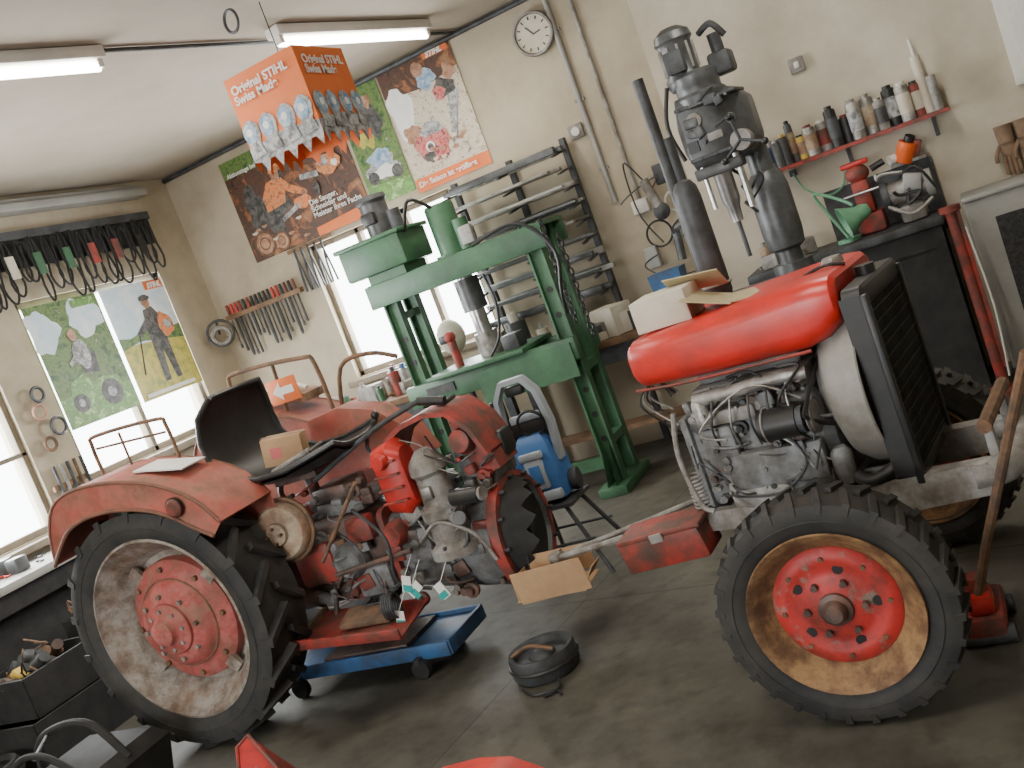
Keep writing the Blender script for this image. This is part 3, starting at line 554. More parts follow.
for x in (-.36,.36): b.bb((x-.02,-.15,0),(x+.02,.15,.05),BLACK)
b.done()
b=B("leather_gloves",(.20,YR-.04,1.36))
for k in (0,1):
    ox=k*.1; b.sph((ox,0,-.12),.05,GLOVE,(.9,.5,1.4))
    for i in range(4): b.tube([(ox-.03+i*.02,0,-.16),(ox-.036+i*.024,-.02,-.24),(ox-.034+i*.023,-.01,-.27-.01*(i%3))],.011,GLOVE,8,3)
    b.tube([(ox-.04,0,-.1),(ox-.07,-.02,-.15),(ox-.075,-.02,-.19)],.012,GLOVE,8,3); b.lathe([(.045,0),(.05,.1),(.001,.1)],(ox,0,-.09),(0,0,1),GLOVE,14)
b.cyl((0,.03,.0),(0,-.02,.0),.008,DGREY); b.done()
b=B("wall_notice_board",(.33,YR-.012,1.55)); b.bb((0,-.03,0),(.7,.009,1.1),WHITE,.01); b.bb((.06,-.034,.1),(.5,-.03,.6),PAPER); b.done()
# ------------------------------------------------------------------ TRACTOR
tractor=empty("tractor",(0,0,0))
def tyre(b,c,ax,R,rim,w,lh,n,chev,hw,m):
    D=R-rim
    half=[(rim-.005,.36),(rim+.1*D,.42),(rim+.35*D,.49),(rim+.6*D,.5),(rim+.82*D,.46),(R-lh-.004,.36),(R-lh,.15),(R-lh+.002,0)]
    prof=[(r,-h*w) for r,h in half]+[(r,h*w) for r,h in half[::-1][1:]]
    b.lathe(prof,c,ax,m,64)
    a,e1,e2=basis(ax)
    for s in (-1,1):
        b.ring(V(c)+a*(s*.495*w),ax,rim+.42*D,.003,m,56)
    def pt(r,t,h): return V(c)+a*h+(e1*math.cos(t)+e2*math.sin(t))*r
    for i in range(n):
        for s in (-1,1):
            t0=2*math.pi*(i+(.25 if s>0 else -.25))/n; t1=t0+chev; ho=.47*w*s; hi=-.02*w*s
            ro=R-.012
            b.hexa([pt(R-lh-.02,t0-hw,ho),pt(R-lh-.02,t0+hw,ho),pt(R-lh-.01,t1+hw*.8,hi),pt(R-lh-.01,t1-hw*.8,hi),
                    pt(ro,t0-hw*.8,ho),pt(ro,t0+hw*.8,ho),pt(R,t1+hw*.6,hi),pt(R,t1-hw*.6,hi)],m)
            b.hexa([pt(R-lh-.02,t0-hw,ho*.9),pt(R-lh-.02,t0+hw,ho*.9),pt(rim+.6*D,t0+hw*.7,ho*1.0),pt(rim+.6*D,t0-hw*.7,ho*1.0),
                    pt(ro,t0-hw*.8,ho),pt(ro,t0+hw*.8,ho),pt(rim+.62*D,t0+hw*.6,ho*1.1),pt(rim+.62*D,t0-hw*.6,ho*1.1)],m)
def bolts(b,c,ax,R,n,r,h,m,off=0):
    a,e1,e2=basis(ax)
    for i in range(n):
        t=2*math.pi*i/n+off; p=V(c)+(e1*math.cos(t)+e2*math.sin(t))*R; b.cyl(p,p+a*h,r,m,seg=6)
def rear_wheel(name,c,s):
    b=B(name,c,0,tractor); ax=(0,s,0); tyre(b,(0,0,0),ax,.605,.43,.30,.045,18,.19,.042,RUB)
    b.lathe([(.43,-.12),(.44,-.125),(.44,-.10),(.40,-.07),(.385,0),(.40,.05),(.43,.10),(.447,.128),(.435,.132),(.42,.10),(.39,.06),(.36,.02),(.33,-.03),(.30,-.04),(.26,-.05)],(0,0,0),ax,RUSTW,56)
    b.lathe([(.30,-.03),(.298,.015),(.275,.035),(.24,.04),(.215,.05),(.20,.075),(.18,.095),(.13,.11),(.06,.115),(.001,.115)],(0,0,0),ax,PINK,48)
    b.lathe([(.125,.10),(.125,.125),(.115,.135),(.075,.14),(.065,.15),(.06,.175),(.045,.185),(.001,.185)],(0,0,0),ax,PINK,30)
    b.ring(V(ax)*.05,ax,.215,.006,RUST,40)
    bolts(b,V(ax)*.10,ax,.155,8,.012,.02,RUSTW); bolts(b,V(ax)*.132,ax,.095,8,.010,.014,LGREY); bolts(b,V(ax)*.03,ax,.262,8,.014,.022,RUST)
    a,e1,e2=basis(ax)
    for i in range(4):
        t=2*math.pi*(i+.4)/4; d=e1*math.cos(t)+e2*math.sin(t); q=d.cross(a)
        b.hexa([d*.27-q*.035+a*.0,d*.27+q*.035+a*.0,d*.35+q*.03+a*.005,d*.35-q*.03+a*.005,d*.27-q*.035+a*.03,d*.27+q*.035+a*.03,d*.35+q*.03+a*.025,d*.35-q*.03+a*.025],RUSTW)
    return b.done()
rear_wheel("rear_wheel_near",(-3.69,3.27,.605),-1); rear_wheel("rear_wheel_far",(-3.69,4.36,.605),1)
def front_wheel(name,c,s,rz):
    b=B(name,c,rz,tractor); ax=(0,s,0); tyre(b,(0,0,0),ax,.362,.245,.19,.018,28,.06,.038,RUB)
    b.lathe([(.24,-.08),(.25,-.085),(.24,-.06),(.215,-.02),(.21,.02),(.225,.05),(.245,.075),(.255,.085),(.252,.092),(.24,.085),(.215,.05),(.19,.02),(.175,.01)],(0,0,0),ax,OCHRE,56)
    b.lathe([(.188,.0),(.186,.02),(.165,.035),(.14,.035),(.12,.025),(.095,.03),(.07,.04),(.001,.04)],(0,0,0),ax,REDCH,48)
    b.lathe([(.05,.03),(.05,.055),(.035,.06),(.033,.08),(.025,.09),(.001,.09)],(0,0,0),ax,OIL,24)
    bolts(b,V(ax)*.035,ax,.085,6,.011,.018,OIL); bolts(b,V(ax)*.03,ax,.155,8,.008,.012,RUST)
    for i in range(5):
        a,e1,e2=basis(ax); t=i*2*math.pi/5; b.cyl((e1*math.cos(t)+e2*math.sin(t))*.12+a*.024,(e1*math.cos(t)+e2*math.sin(t))*.12+a*.03,.016,BLACK,seg=14)
    return b.done()
front_wheel("front_wheel_near",(-.68,2.83,.36),-1,math.radians(-2)); front_wheel("front_wheel_far",(-.47,4.02,.36),1,math.radians(-9))
# fenders
prof=[(-4.17,1.04),(-4.13,1.18),(-4.04,1.30),(-3.90,1.345),(-3.7,1.34),(-3.50,1.30),(-3.34,1.24),(-3.20,1.15),(-3.11,1.03)]
def fender(name,y0,y1,outer):
    b=B(name,(-3.69,(y0+y1)/2,1.2),0,tractor,True); b.ribbon(prof,y0,y1,.012,FEND)
    low=[(-4.17,1.04),(-4.09,1.11),(-3.99,1.18),(-3.86,1.215),(-3.68,1.215),(-3.50,1.18),(-3.36,1.12),(-3.25,1.04),(-3.16,.985)]
    yo=y0 if outer<0 else y1
    vs=[(x,yo,z) for x,z in prof]+[(x,yo+outer*.012,z) for x,z in low]; n=len(prof)
    b.add(vs,[(i,i+1,n+i+1,n+i) for i in range(n-1)],FEND)
    b.tube([(x,yo+outer*.012,z) for x,z in low],.010,FENDB,6,3)
    yi=y1 if outer<0 else y0
    sh=[(-4.0,1.0),(-3.95,.9),(-3.9,.85),(-3.8,.8),(-3.6,.78),(-3.45,.78),(-3.3,.76),(-3.2,.74),(-3.10,.72)]
    vs=[(x,yi,z) for x,z in prof]+[(x,yi,z) for x,z in sh]; n=len(prof)
    b.add(vs,[(i,i+1,n+i+1,n+i) for i in range(n-1)],FEND)
    b.tube([(x,yo,z+.006) for x,z in prof],.009,FENDB,6,3); b.tube([(x,yi,z+.006) for x,z in prof],.007,FENDB,6,3)
    return b
b=fender("fender_near",3.11,3.46,-1)
b.lathe([(.001,.03),(.03,.03),(.042,.02),(.042,0)],(-3.30,3.10,1.15),(0,-1,0),REDR,20); b.lathe([(.043,-.0),(.046,.018)],(-3.30,3.10,1.15),(0,-1,0),BLACK,20); b.tube([(-3.30,3.12,1.15),(-3.28,3.14,1.05),(-3.3,3.2,.98)],.006,BLACK,6,4)
b.tube([(-4.0,3.42,1.33),(-4.0,3.42,1.50),(-3.95,3.42,1.54),(-3.55,3.42,1.52),(-3.5,3.42,1.48),(-3.5,3.42,1.30)],.009,RUST,8,4)
b.tube([(-3.98,3.42,1.48),(-3.52,3.42,1.45)],.006,RUST,8); b.tube([(-3.8,3.42,1.34),(-3.8,3.42,1.52)],.006,RUST,8)
b.box((-3.45,3.30,1.312),(.26,.18,.006),PAPER,0,(0,.22,.1)); b.done()
b=fender("fender_far",4.12,4.47,1)
b.tube([(-3.75,4.2,1.34),(-3.75,4.2,1.53),(-3.68,4.2,1.58),(-3.25,4.2,1.54),(-3.17,4.2,1.48),(-3.17,4.2,1.12)],.012,RUST,8,4)
b.tube([(-3.45,4.2,1.30),(-3.43,4.2,1.56)],.01,RUST,8)
b.tube([(-3.2,4.3,1.15),(-3.1,4.3,1.42),(-2.9,4.3,1.44),(-2.75,4.3,1.38)],.012,RUST,8,4)
b.done()
b=B("tool_tray",(-3.5,4.32,1.33),0,tractor); b.box((0,0,.04),(.36,.2,.05),BEIGE,.01,(0,.2,0)); b.tube([(-.15,0,.1),(0,.05,.09),(.15,-.02,.05)],.01,PAPER,6,4); b.done()
b=B("arrow_sign",(-3.40,4.17,1.36),0,tractor); b.box((0,0,.05),(.2,.006,.13),ORANGE,.003); b.prism([(-.07,.05),(-.01,.10),(-.01,.07),(.07,.07),(.07,.03),(-.01,.03),(-.01,.0)],-.006,-.004,PAPER); b.done()
b=B("seat_side_panel",(-3.05,4.05,1.1),0,tractor,True); b.ribbon([(-3.2,1.22),(-3.0,1.24),(-2.8,1.18),(-2.66,1.05),(-2.6,.9)],4.0,4.14,.012,FEND)
vs=[(-3.2,4.0,1.22),(-3.0,4.0,1.24),(-2.8,4.0,1.18),(-2.66,4.0,1.05),(-2.6,4.0,.9),(-3.2,4.0,.8)]; b.add(vs,[(0,1,2,3,4,5)],FEND); b.done()
# seat
b=B("seat",(-3.05,3.75,1.1),0,tractor,True)
pr=[(-3.36,1.52),(-3.39,1.44),(-3.39,1.32),(-3.36,1.21),(-3.28,1.12),(-3.14,1.07),(-2.98,1.07),(-2.84,1.095),(-2.72,1.12)]
hw=[.19,.25,.27,.27,.265,.26,.255,.23,.18]
def sf(u,v,o=0):
    t=u*(len(pr)-1);i=min(int(t),len(pr)-2);f=t-i
    x=pr[i][0]*(1-f)+pr[i+1][0]*f; z=pr[i][1]*(1-f)+pr[i+1][1]*f; w_=hw[i]*(1-f)+hw[i+1]*f
    s=v*2-1; back=max(0,1-u*2.2); k=abs(s)**3
    return (x+.07*k*back+o*back, 3.70+w_*s, z+.04*k*(1-back)+(-abs(o) if back<1 else 0)*(1-back))
b.grid(17,15,lambda u,v:sf(u,v),BLACK); b.grid(17,15,lambda u,v:sf(u,v,-.025),BLACK)
edge=[sf(i/16,0) for i in range(17)]+[sf(1,j/14) for j in range(1,14)]+[sf(1-i/16,1) for i in range(17)]+[sf(0,1-j/14) for j in range(1,14)]
b.tube(edge,.014,BLACK,8,0,True)
b.cyl((-3.1,3.74,.8),(-3.1,3.74,1.05),.03,OIL); b.tube([(-3.2,3.74,.85),(-3.3,3.74,.95),(-3.25,3.74,1.05)],.015,OIL,8,4); b.box((-3.1,3.74,1.03),(.25,.2,.03),OIL); b.done()
b=B("small_cardboard_box",(-3.10,3.66,1.12),.4,tractor); b.box((0,0,.06),(.19,.13,.13),CARD,.003,(0,.15,0)); b.box((-.03,-.067,.06),(.05,.002,.05),RED,0,(0,.15,0)); b.box((.0,0,.127),(.19,.03,.003),BEIGE,0,(0,.15,0)); b.done()
b=B("grease_gun",(-2.94,3.50,1.13),0,tractor); b.cyl((-.14,0,-.02),(.10,0,.03),.015,ALU); b.cyl((.10,0,.03),(.17,0,.05),.006,CHROME); b.cyl((-.17,-.01,-.03),(-.14,0,-.02),.008,BLACK); b.done()
# rear body
b=B("rear_transmission",(-3.0,3.8,.6),0,tractor,True)
b.cyl((-3.69,3.4,.6),(-3.69,4.2,.6),.10,OIL,seg=24); b.lathe([(.16,0),(.17,.06),(.11,.12)],(-3.69,3.40,.6),(0,1,0),REDR,28)
b.loft([rrect(-4.02,3.8,.62,.28,.3,.08),rrect(-3.95,3.8,.63,.40,.48,.1),rrect(-3.45,3.8,.64,.44,.5,.1),rrect(-3.35,3.8,.62,.36,.44,.07)],OIL)
b.loft([rrect(-3.36,3.8,.60,.38,.42,.05),rrect(-2.95,3.8,.60,.36,.40,.05),rrect(-2.7,3.8,.58,.34,.36,.06)],OIL)
b.loft([rrect(-2.72,3.8,.58,.40,.42,.05),rrect(-2.69,3.8,.58,.40,.42,.05)],REDR)
b.loft([rrect(-2.69,3.8,.57,.34,.36,.06),rrect(-2.45,3.8,.53,.36,.40,.08)],GREY)
b.lathe([(.19,0),(.21,.08),(.235,.26),(.245,.28),(.265,.29),(.265,.33),(.235,.33),(.23,.30)],(-2.45,3.8,.50),(1,0,0),GREY,40)
b.lathe([(.246,.275),(.268,.285),(.268,.335),(.24,.336)],(-2.45,3.8,.50),(1,0,0),REDR,40)
b.lathe([(.23,.31),(.12,.30),(.10,.26),(.03,.26),(.028,.36),(.001,.36)],(-2.45,3.8,.50),(1,0,0),BLACK,32); bolts(b,(-2.12,3.8,.50),(1,0,0),.25,12,.01,.03,DGREY)
# torn black guard shell over the near/upper side of the open clutch
a_,e1_,e2_=basis((1,0,0)); n_=22; vs=[]; 
lens=[.03,.07,.10,.09,.13,.16,.14,.11,.15,.17,.13,.10,.12,.15,.12,.09,.11,.08,.06,.07,.04,.03]
for k in range(n_):
    ang=2.0+3.0*k/(n_-1); dd=V((0,-math.sin(ang-1.6),math.cos(ang-3.4)))
    ang2=math.radians(-35+150*k/(n_-1)); dd=V((0,-math.cos(ang2),math.sin(ang2)))
    for (h,r) in ((0,.238),(lens[k]*.6,.228),(lens[k],.215)): vs.append(V((-2.12,3.8,.50))+V((h,0,0))+dd*r)
b.add(vs,[(3*k+j,3*k+j+1,3*k+j+4,3*k+j+3) for k in range(n_-1) for j in (0,1)],BLACKM)
b.bb((-3.3,3.66,.80),(-2.8,3.94,.86),GREY,.015); b.bb((-3.1,3.7,.86),(-2.9,3.9,.94),OIL,.02); b.bb((-2.68,3.68,.74),(-2.42,3.92,.83),GREY,.015)
b.box((-3.12,3.59,.62),(.22,.06,.20),REDR,.02); b.box((-2.84,3.60,.48),(.20,.05,.14),GREY,.02); b.box((-2.55,3.60,.60),(.16,.06,.16),GREY,.02); b.box((-2.80,3.58,.74),(.14,.07,.12),REDR,.02)
greeb(b,-3.3,-2.75,.42,.80,3.60,40,[OIL,REDR,GREY,RUST,LGREY,GREY,OIL]); greeb(b,-2.7,-2.2,.34,.76,3.60,36,[GREY,REDR,OIL,LGREY,GREY,OIL]); greeb(b,-3.9,-3.4,.45,.85,3.58,10,[OIL,RUST]); greeb(b,-3.15,-2.7,.82,.98,3.62,16,[GREY,OIL,REDR],.9)
wires(b,(-3.0,3.48,.40),(-2.25,3.58,.80),5,[BLACK,DGREY,LGREY],.005,.45)
b.lathe([(.001,.05),(.05,.05),(.055,.03),(.12,.02),(.135,.0),(.135,-.06),(.10,-.08)],(-3.14,3.46,.84),(.15,-1,.1),BEIGE,36); bolts(b,(-3.14,3.42,.84),(.15,-1,.1),.035,4,.008,.03,RUST)
b.ring((-3.14,3.49,.84),(.15,-1,.1),.145,.012,RUST)
b.lathe([(.001,.03),(.07,.03),(.09,0),(.09,-.05)],(-2.93,3.58,.60),(0,-1,0),GREY,28); b.lathe([(.001,.04),(.045,.04),(.06,0),(.06,-.05)],(-2.62,3.56,.68),(0,-1,0),REDR,24)
for p_ in ([(-2.75,3.5,.85),(-2.6,3.45,.7),(-2.62,3.45,.5),(-2.5,3.5,.42)],[(-2.5,3.55,.62),(-2.35,3.5,.7),(-2.2,3.5,.62),(-2.15,3.52,.48)]):
    b.tube(p_,.008,random.choice([DGREY,OIL,LGREY]),8,6)
b.tube([(-2.98,3.46,.66),(-2.62,3.43,.98)],.010,RUST); b.tube([(-2.95,3.48,.58),(-2.5,3.46,.62)],.012,OIL)
for i in range(5): b.ring((-2.72+i*.012,3.44,.40),(1,.2,0),.055,.006,DGREY,20)
b.done()
b=B("steering_column_housing",(-2.36,3.7,.5),0,tractor,True)
b.lathe([(.12,0),(.12,.04),(.09,.06),(.085,.16),(.10,.18),(.10,.22),(.075,.24),(.07,.36),(.085,.38),(.08,.42),(.05,.46),(.03,.48),(.001,.48)],(-2.36,3.60,.53),(0,0,1),LGREY,32)
bolts(b,(-2.36,3.60,.57),(0,0,1),.105,6,.009,.02,DGREY); b.box((-2.36,3.525,.83),(.05,.03,.06),ALU,.008); b.cyl((-2.36,3.60,.67),(-2.24,3.50,.70),.03,GREY); b.done()
b=B("red_steering_box",(-2.5,3.6,.9),0,tractor,True)
b.loft([rrect(-2.60,3.6,.92,.08,.2,.03),rrect(-2.58,3.6,.92,.14,.30,.05),rrect(-2.49,3.6,.92,.17,.34,.06),rrect(-2.44,3.6,.92,.12,.26,.05)],RED)
for i in range(4): b.box((-2.52,3.515,.83+i*.06),(.13,.02,.012),REDR,.004)
b.lathe([(.001,.03),(.03,.03),(.04,.0)],(-2.52,3.51,1.02),(0,-1,0),RED,20)
b.ribbon([(-2.62,.98),(-2.56,1.06),(-2.45,1.11),(-2.32,1.13),(-2.22,1.11),(-2.14,1.02),(-2.10,.90)],3.64,3.92,.022,REDR)
b.prism([(-2.2,.8),(-2.08,.82),(-2.10,.98),(-2.16,1.05),(-2.24,1.07)],3.7,3.9,REDR)
b.box((-2.14,3.85,.90),(.14,.12,.12),BLACK,.02); b.lathe([(.001,.05),(.05,.04),(.06,0)],(-2.2,3.69,.98),(0,-1,.2),REDR,20)
b.bb((-2.3,3.72,.75),(-2.12,3.95,.95),GREY,.02); greeb(b,-2.32,-2.12,.7,1.02,3.69,22,[GREY,DGREY,REDR,LGREY],.8); wires(b,(-2.45,3.56,.7),(-2.08,3.68,1.08),3,[BLACK,DGREY,LGREY],.004,.4); b.done()
b=B("control_levers",(-2.6,3.7,1.1),0,tractor,True)
b.tube([(-2.98,3.62,1.0),(-2.6,3.66,1.14),(-2.35,3.7,1.20)],.012,DGREY,8,4); b.tube([(-2.35,3.7,1.20),(-2.22,3.7,1.17)],.02,BLACK,10)
b.tube([(-2.5,3.75,1.1),(-2.3,3.75,1.14),(-2.2,3.76,1.17)],.01,DGREY,8,4); b.tube([(-2.75,3.85,.85),(-2.8,3.85,1.05),(-2.7,3.86,1.17)],.01,DGREY,8,4); b.sph((-2.7,3.86,1.18),.02,BLACK); b.done()
b=B("oil_filter",(-2.2,3.58,.78),0,tractor,True); b.cyl((-2.25,3.53,.78),(-2.10,3.50,.78),.035,BLACK,seg=20); b.cyl((-2.10,3.50,.78),(-2.085,3.498,.78),.03,LGREY,seg=20); b.cyl((-2.3,3.6,.79),(-2.25,3.53,.78),.02,DGREY); b.done()
b=B("footplate",(-2.9,3.45,.34),0,tractor); b.box((0,0,0),(.6,.3,.012),REDR,.003,(.15,.06,0)); b.box((0,-.15,.0),(.6,.015,.05),REDR,.003,(.15,.06,0)); b.box((-.28,0,.02),(.015,.3,.06),RUST,0,(.15,.06,0)); b.box((.05,.02,.03),(.25,.16,.03),RUST,.01,(.15,.1,.2)); b.tube([(.1,.1,.02),(.12,.15,.2)],.012,OIL); b.tube([(-.2,.1,.02),(-.2,.2,.2)],.012,OIL); b.done()
b=B("paper_tags",(-2.5,3.42,.4),0,tractor,True)
for (x,z,a) in ((-2.56,.49,.3),(-2.40,.43,-.4),(-2.66,.34,.2),(-2.53,.46,1.0)):
    b.box((x,3.42,z),(.045,.004,.075),PAPER,0,(0,a,0)); b.box((x,3.417,z-.02),(.045,.004,.03),TEAL,0,(0,a,0)); b.tube([(x,3.42,z+.03),(x+.02,3.5,z+.1)],.002,PAPER,4)
b.done()
# ---- front half (engine) : own frame
FL=(-.75,3.4,0);FR=math.radians(-9)
def FB(n): return B(n,FL,FR,tractor)
b=FB("fuel_tank")
secs=[]
for (x,zc,w_,h,r) in [(-.425,1.145,.40,.08,.035),(-.415,1.145,.46,.13,.05),(-.39,1.145,.5,.165,.06),(-.2,1.148,.52,.185,.065),(.05,1.155,.52,.20,.065),(.2,1.16,.52,.205,.06),(.27,1.17,.52,.19,.06),(.32,1.185,.50,.15,.06),(.335,1.195,.46,.1,.045)]: secs.append(rrect(x,0,zc,w_,h,r))
b.loft(secs,TANKRED); b.lathe([(.001,.03),(.03,.03),(.035,.02),(.035,0)],(.27,.05,1.255),(0,0,1),ALU,20); b.tube([(.2,-.05,1.26),(.27,-.05,1.275),(.33,-.03,1.26)],.006,BLACK,6,4)
b.tube([(-.41,-.255,1.065),(-.2,-.262,1.056),(.22,-.262,1.058)],.006,REDR,6,3)
b.lathe([(.001,.02),(.03,.02),(.03,0)],(-.08,.0,1.24),(0,0,1),REDR,16); b.done()
b=FB("open_carton"); 
c0=V((-.29,-.06,1.24))
b.box(c0+V((0,0,.055)),(.20,.2,.11),CARDW,.003,(0,0,.15)); b.box(c0+V((.17,-.02,.045)),(.17,.2,.005),CARDY,0,(0,.35,.2)); b.box(c0+V((.08,.11,.10)),(.2,.14,.005),CARDY,0,(-.5,.1,.15)); b.box(c0+V((.27,.0,.02)),(.12,.14,.004),CARDY,0,(.1,.1,.5)); b.done()
b=FB("engine")
b.loft([rrect(-.30,0,.75,.36,.36,.05),rrect(-.27,0,.76,.34,.34,.03),rrect(.14,0,.76,.34,.34,.03),rrect(.17,0,.74,.28,.3,.04)],GREY)
b.bb((-.26,-.15,.55),(.12,.15,.62),GREY,.02); b.bb((-.27,-.15,.92),(.15,.15,1.0),LGREY,.012); b.bb((-.25,-.12,1.0),(.13,.12,1.06),GREY,.02)
b.lathe([(.001,.0),(.17,.0),(.18,.03),(.18,.05),(.001,.05)],(-.34,0,.72),(1,0,0),GREY,36); b.bb((-.33,-.2,.54),(-.30,.2,.92),GREY,.01)
b.tube([(-.24,-.2,.975),(-.1,-.215,.98),(.05,-.215,.99),(.16,-.2,.985)],.024,ALU,10,4)
for x in (-.2,-.08,.04,.13): b.cyl((x,-.14,.95),(x,-.21,.98),.02,LGREY)
b.box((-.14,-.19,.90),(.2,.05,.05),LGREY,.01); b.box((-.2,-.19,.79),(.12,.06,.16),GREY,.015); b.box((-.03,-.2,.70),(.34,.05,.13),GREY,.012); b.box((.02,-.185,.62),(.25,.05,.08),GREY,.012); b.box((-.12,-.195,.61),(.2,.05,.12),LGREY,.012)
b.cyl((-.02,-.25,.85),(.11,-.25,.85),.052,BLACK,seg=26); b.cyl((.11,-.25,.85),(.13,-.25,.85),.045,DGREY,seg=26); b.ring((.0,-.25,.85),(1,0,0),.054,.004,LGREY)
b.lathe([(.001,.0),(.05,0),(.055,.005),(.045,.012),(.055,.02),(.001,.02)],(.145,-.25,.85),(1,0,0),LGREY,26)
b.lathe([(.001,.0),(.08,0),(.085,.008),(.07,.016),(.085,.024),(.03,.024),(.001,.03)],(.18,-.05,.80),(1,0,0),LGREY,30)
b.lathe([(.001,.0),(.06,0),(.065,.008),(.05,.016),(.065,.024),(.001,.024)],(.18,-.0,.98),(1,0,0),LGREY,30)
b.tube([(.155,-.30,.86),(.19,-.13,.78),(.19,.03,.8),(.19,.04,1.0),(.19,-.06,1.03),(.155,-.28,.9)],.007,BLACK,6,4,True)
b.lathe([(.001,0),(.03,0),(.035,.03),(.035,.1),(.02,.12),(.001,.12)],(.18,-.19,.6),(0,0,1),GREY,18)
b.lathe([(.001,0),(.028,0),(.03,.08),(.02,.1),(.001,.1)],(-.23,-.2,.88),(0,0,1),ALU,18)
for i in range(5): b.tube([(-.2+i*.07,-.2,.78),(-.19+i*.07,-.25,.87),(-.17+i*.065,-.24,.95),(-.18+i*.07,-.18,1.0)],.004,[BLACK,ALU,DGREY][i%3],6,6)
for i in range(4): b.tube([(-.34,-.1-.02*i,1.0),(-.40,-.12,1.06),(-.45,-.1-.03*i,1.0),(-.36,-.14,.95-.03*i)],.004,BLACK if i%2 else ALU,6,6)
b.tube([(-.33,-.21,.95),(-.36,-.22,.80),(-.34,-.22,.62),(-.3,-.22,.58)],.010,LGREY,8,6)
greeb(b,-.28,.14,.56,.96,-.18,84,[GREY,LGREY,GREY,DGREY,GREY,OIL,LGREY],.75); greeb(b,-.26,.1,.58,.95,-.22,26,[LGREY,GREY,DGREY,ALU],.5)
wires(b,(-.30,-.28,.62),(.16,-.20,1.03),8,[BLACK,DGREY,ALU,BLACK],.0035,.35)
bolts(b,(-.335,0,.74),(-1,0,0),.15,8,.01,.02,DGREY)
for i in range(9): b.ring((-.345,-.19,.60+i*.014),(0,0,1),.028,.005,LGREY,16)
b.done()
b=FB("fan_shroud"); b.lathe([(.14,.16),(.17,.18),(.25,.22),(.275,.26),(.285,.335),(.28,.34)],(0,0,.88),(1,0,0),SHROUD,48); b.lathe([(.15,.17),(.02,.19),(.001,.19)],(0,0,.88),(1,0,0),DGREY,30)
b.tube([(.15,-.1,1.05),(.24,-.17,1.10),(.36,-.1,1.14)],.022,BLACK,12,5); b.tube([(.15,-.15,.64),(.26,-.22,.60),(.36,-.2,.64)],.022,BLACK,12,5); b.done()
b=FB("radiator")
b.bb((.345,-.22,.60),(.395,.25,1.16),DGREY,.012); b.loft([rrect(.335,.015,1.17,.46,.05,.024),rrect(.345,.015,1.17,.49,.07,.03),rrect(.40,.015,1.17,.49,.07,.03),rrect(.41,.015,1.17,.46,.05,.024)],BLACK)
b.bb((.335,-.23,.565),(.41,.26,.61),BLACK,.01); b.bb((.39,-.235,.565),(.42,-.205,1.18),BLACK,.008); b.bb((.39,.235,.565),(.42,.265,1.18),BLACK,.008); b.bb((.395,-.205,.61),(.405,.235,1.14),MESH)
for i in range(24): b.bb((.403,-.2+i*.0186,.61),(.408,-.198+i*.0186,1.14),DGREY)
for i in range(14): b.bb((.403,-.205,.62+i*.038),(.410,.235,.623+i*.038),DGREY)
b.cyl((.37,.02,1.20),(.37,.02,1.235),.03,BLACK); b.bb((.335,-.235,.60),(.40,-.222,1.18),BLACK); b.done()
b=FB("exhaust_stack")
b.lathe([(.02,-.16),(.02,0),(.04,.02),(.05,.05),(.05,.42),(.045,.46),(.03,.485),(.001,.495)],(-.245,.31,1.2),(0,0,1),DGREY,28); b.tube([(-.245,.31,1.05),(-.18,.25,.98),(-.1,.15,.96)],.025,RUST,10,4); b.ring((-.245,.31,1.28),(0,0,1),.052,.006,LGREY)
b.cyl((-.30,.35,1.0),(-.30,.35,2.1),.022,DGREY); b.cyl((-.275,.37,1.0),(-.275,.37,1.86),.024,DGREY); b.box((-.28,.34,1.1),(.1,.08,.03),DGREY); b.tube([(-.28,.35,1.0),(-.22,.2,.97),(-.15,.12,.97)],.02,DGREY,8,4); b.done()
b=FB("front_frame")
for s in (-1,1):
    y=s*.2
    b.loft([[(-.34,y-.02,.51),(-.34,y+.02,.51),(-.34,y+.02,.58),(-.34,y-.02,.58)],[(.1,y-.03,.50),(.1,y+.03,.50),(.1,y+.03,.58),(.1,y-.03,.58)],[(.3,y-.035,.48),(.3,y+.035,.48),(.3,y+.035,.59),(.3,y-.035,.59)],[(.6,y-.03,.50),(.6,y+.03,.50),(.6,y+.03,.60),(.6,y-.03,.60)]],LGREY)
b.tube([(.55,-.21,.56),(.64,-.17,.56),(.66,0,.57),(.64,.17,.56),(.55,.21,.56)],.045,LGREY,10,4); b.bb((.3,-.22,.5),(.36,.22,.58),GREY,.01)
b.bb((.60,-.17,.56),(.63,-.14,.70),LGREY,.008); b.bb((.60,.14,.56),(.63,.17,.70),LGREY,.008)
b.tube([(.615,-.20,.70),(.615,.24,.70)],.022,RUST)
b.loft([[(.13,-.5,.34),(.21,-.5,.34),(.21,-.5,.40),(.13,-.5,.40)],[(.12,-.12,.38),(.22,-.12,.38),(.22,-.12,.47),(.12,-.12,.47)],[(.12,.12,.38),(.22,.12,.38),(.22,.12,.47),(.12,.12,.47)],[(.13,.5,.34),(.21,.5,.34),(.21,.5,.40),(.13,.5,.40)]],GREY)
b.bb((.12,-.22,.44),(.22,.22,.52),GREY,.01)
for s in (-1,1): b.cyl((.17,s*.51,.27),(.17,s*.51,.47),.03,REDR); b.cyl((.17,s*.51,.36),(.17,s*.62,.36),.03,OIL)
b.tube([(.08,-.5,.45),(.0,-.3,.47),(-.1,-.25,.5)],.012,DGREY,8,4); b.tube([(.08,-.5,.43),(.08,.5,.43)],.012,OIL)
b.tube([(-.30,-.15,.56),(-.7,-.07,.49),(-1.16,.0,.41)],.014,LGREY,8); b.tube([(-.30,.15,.56),(-.7,.08,.49),(-1.16,.03,.41)],.012,LGREY,8)
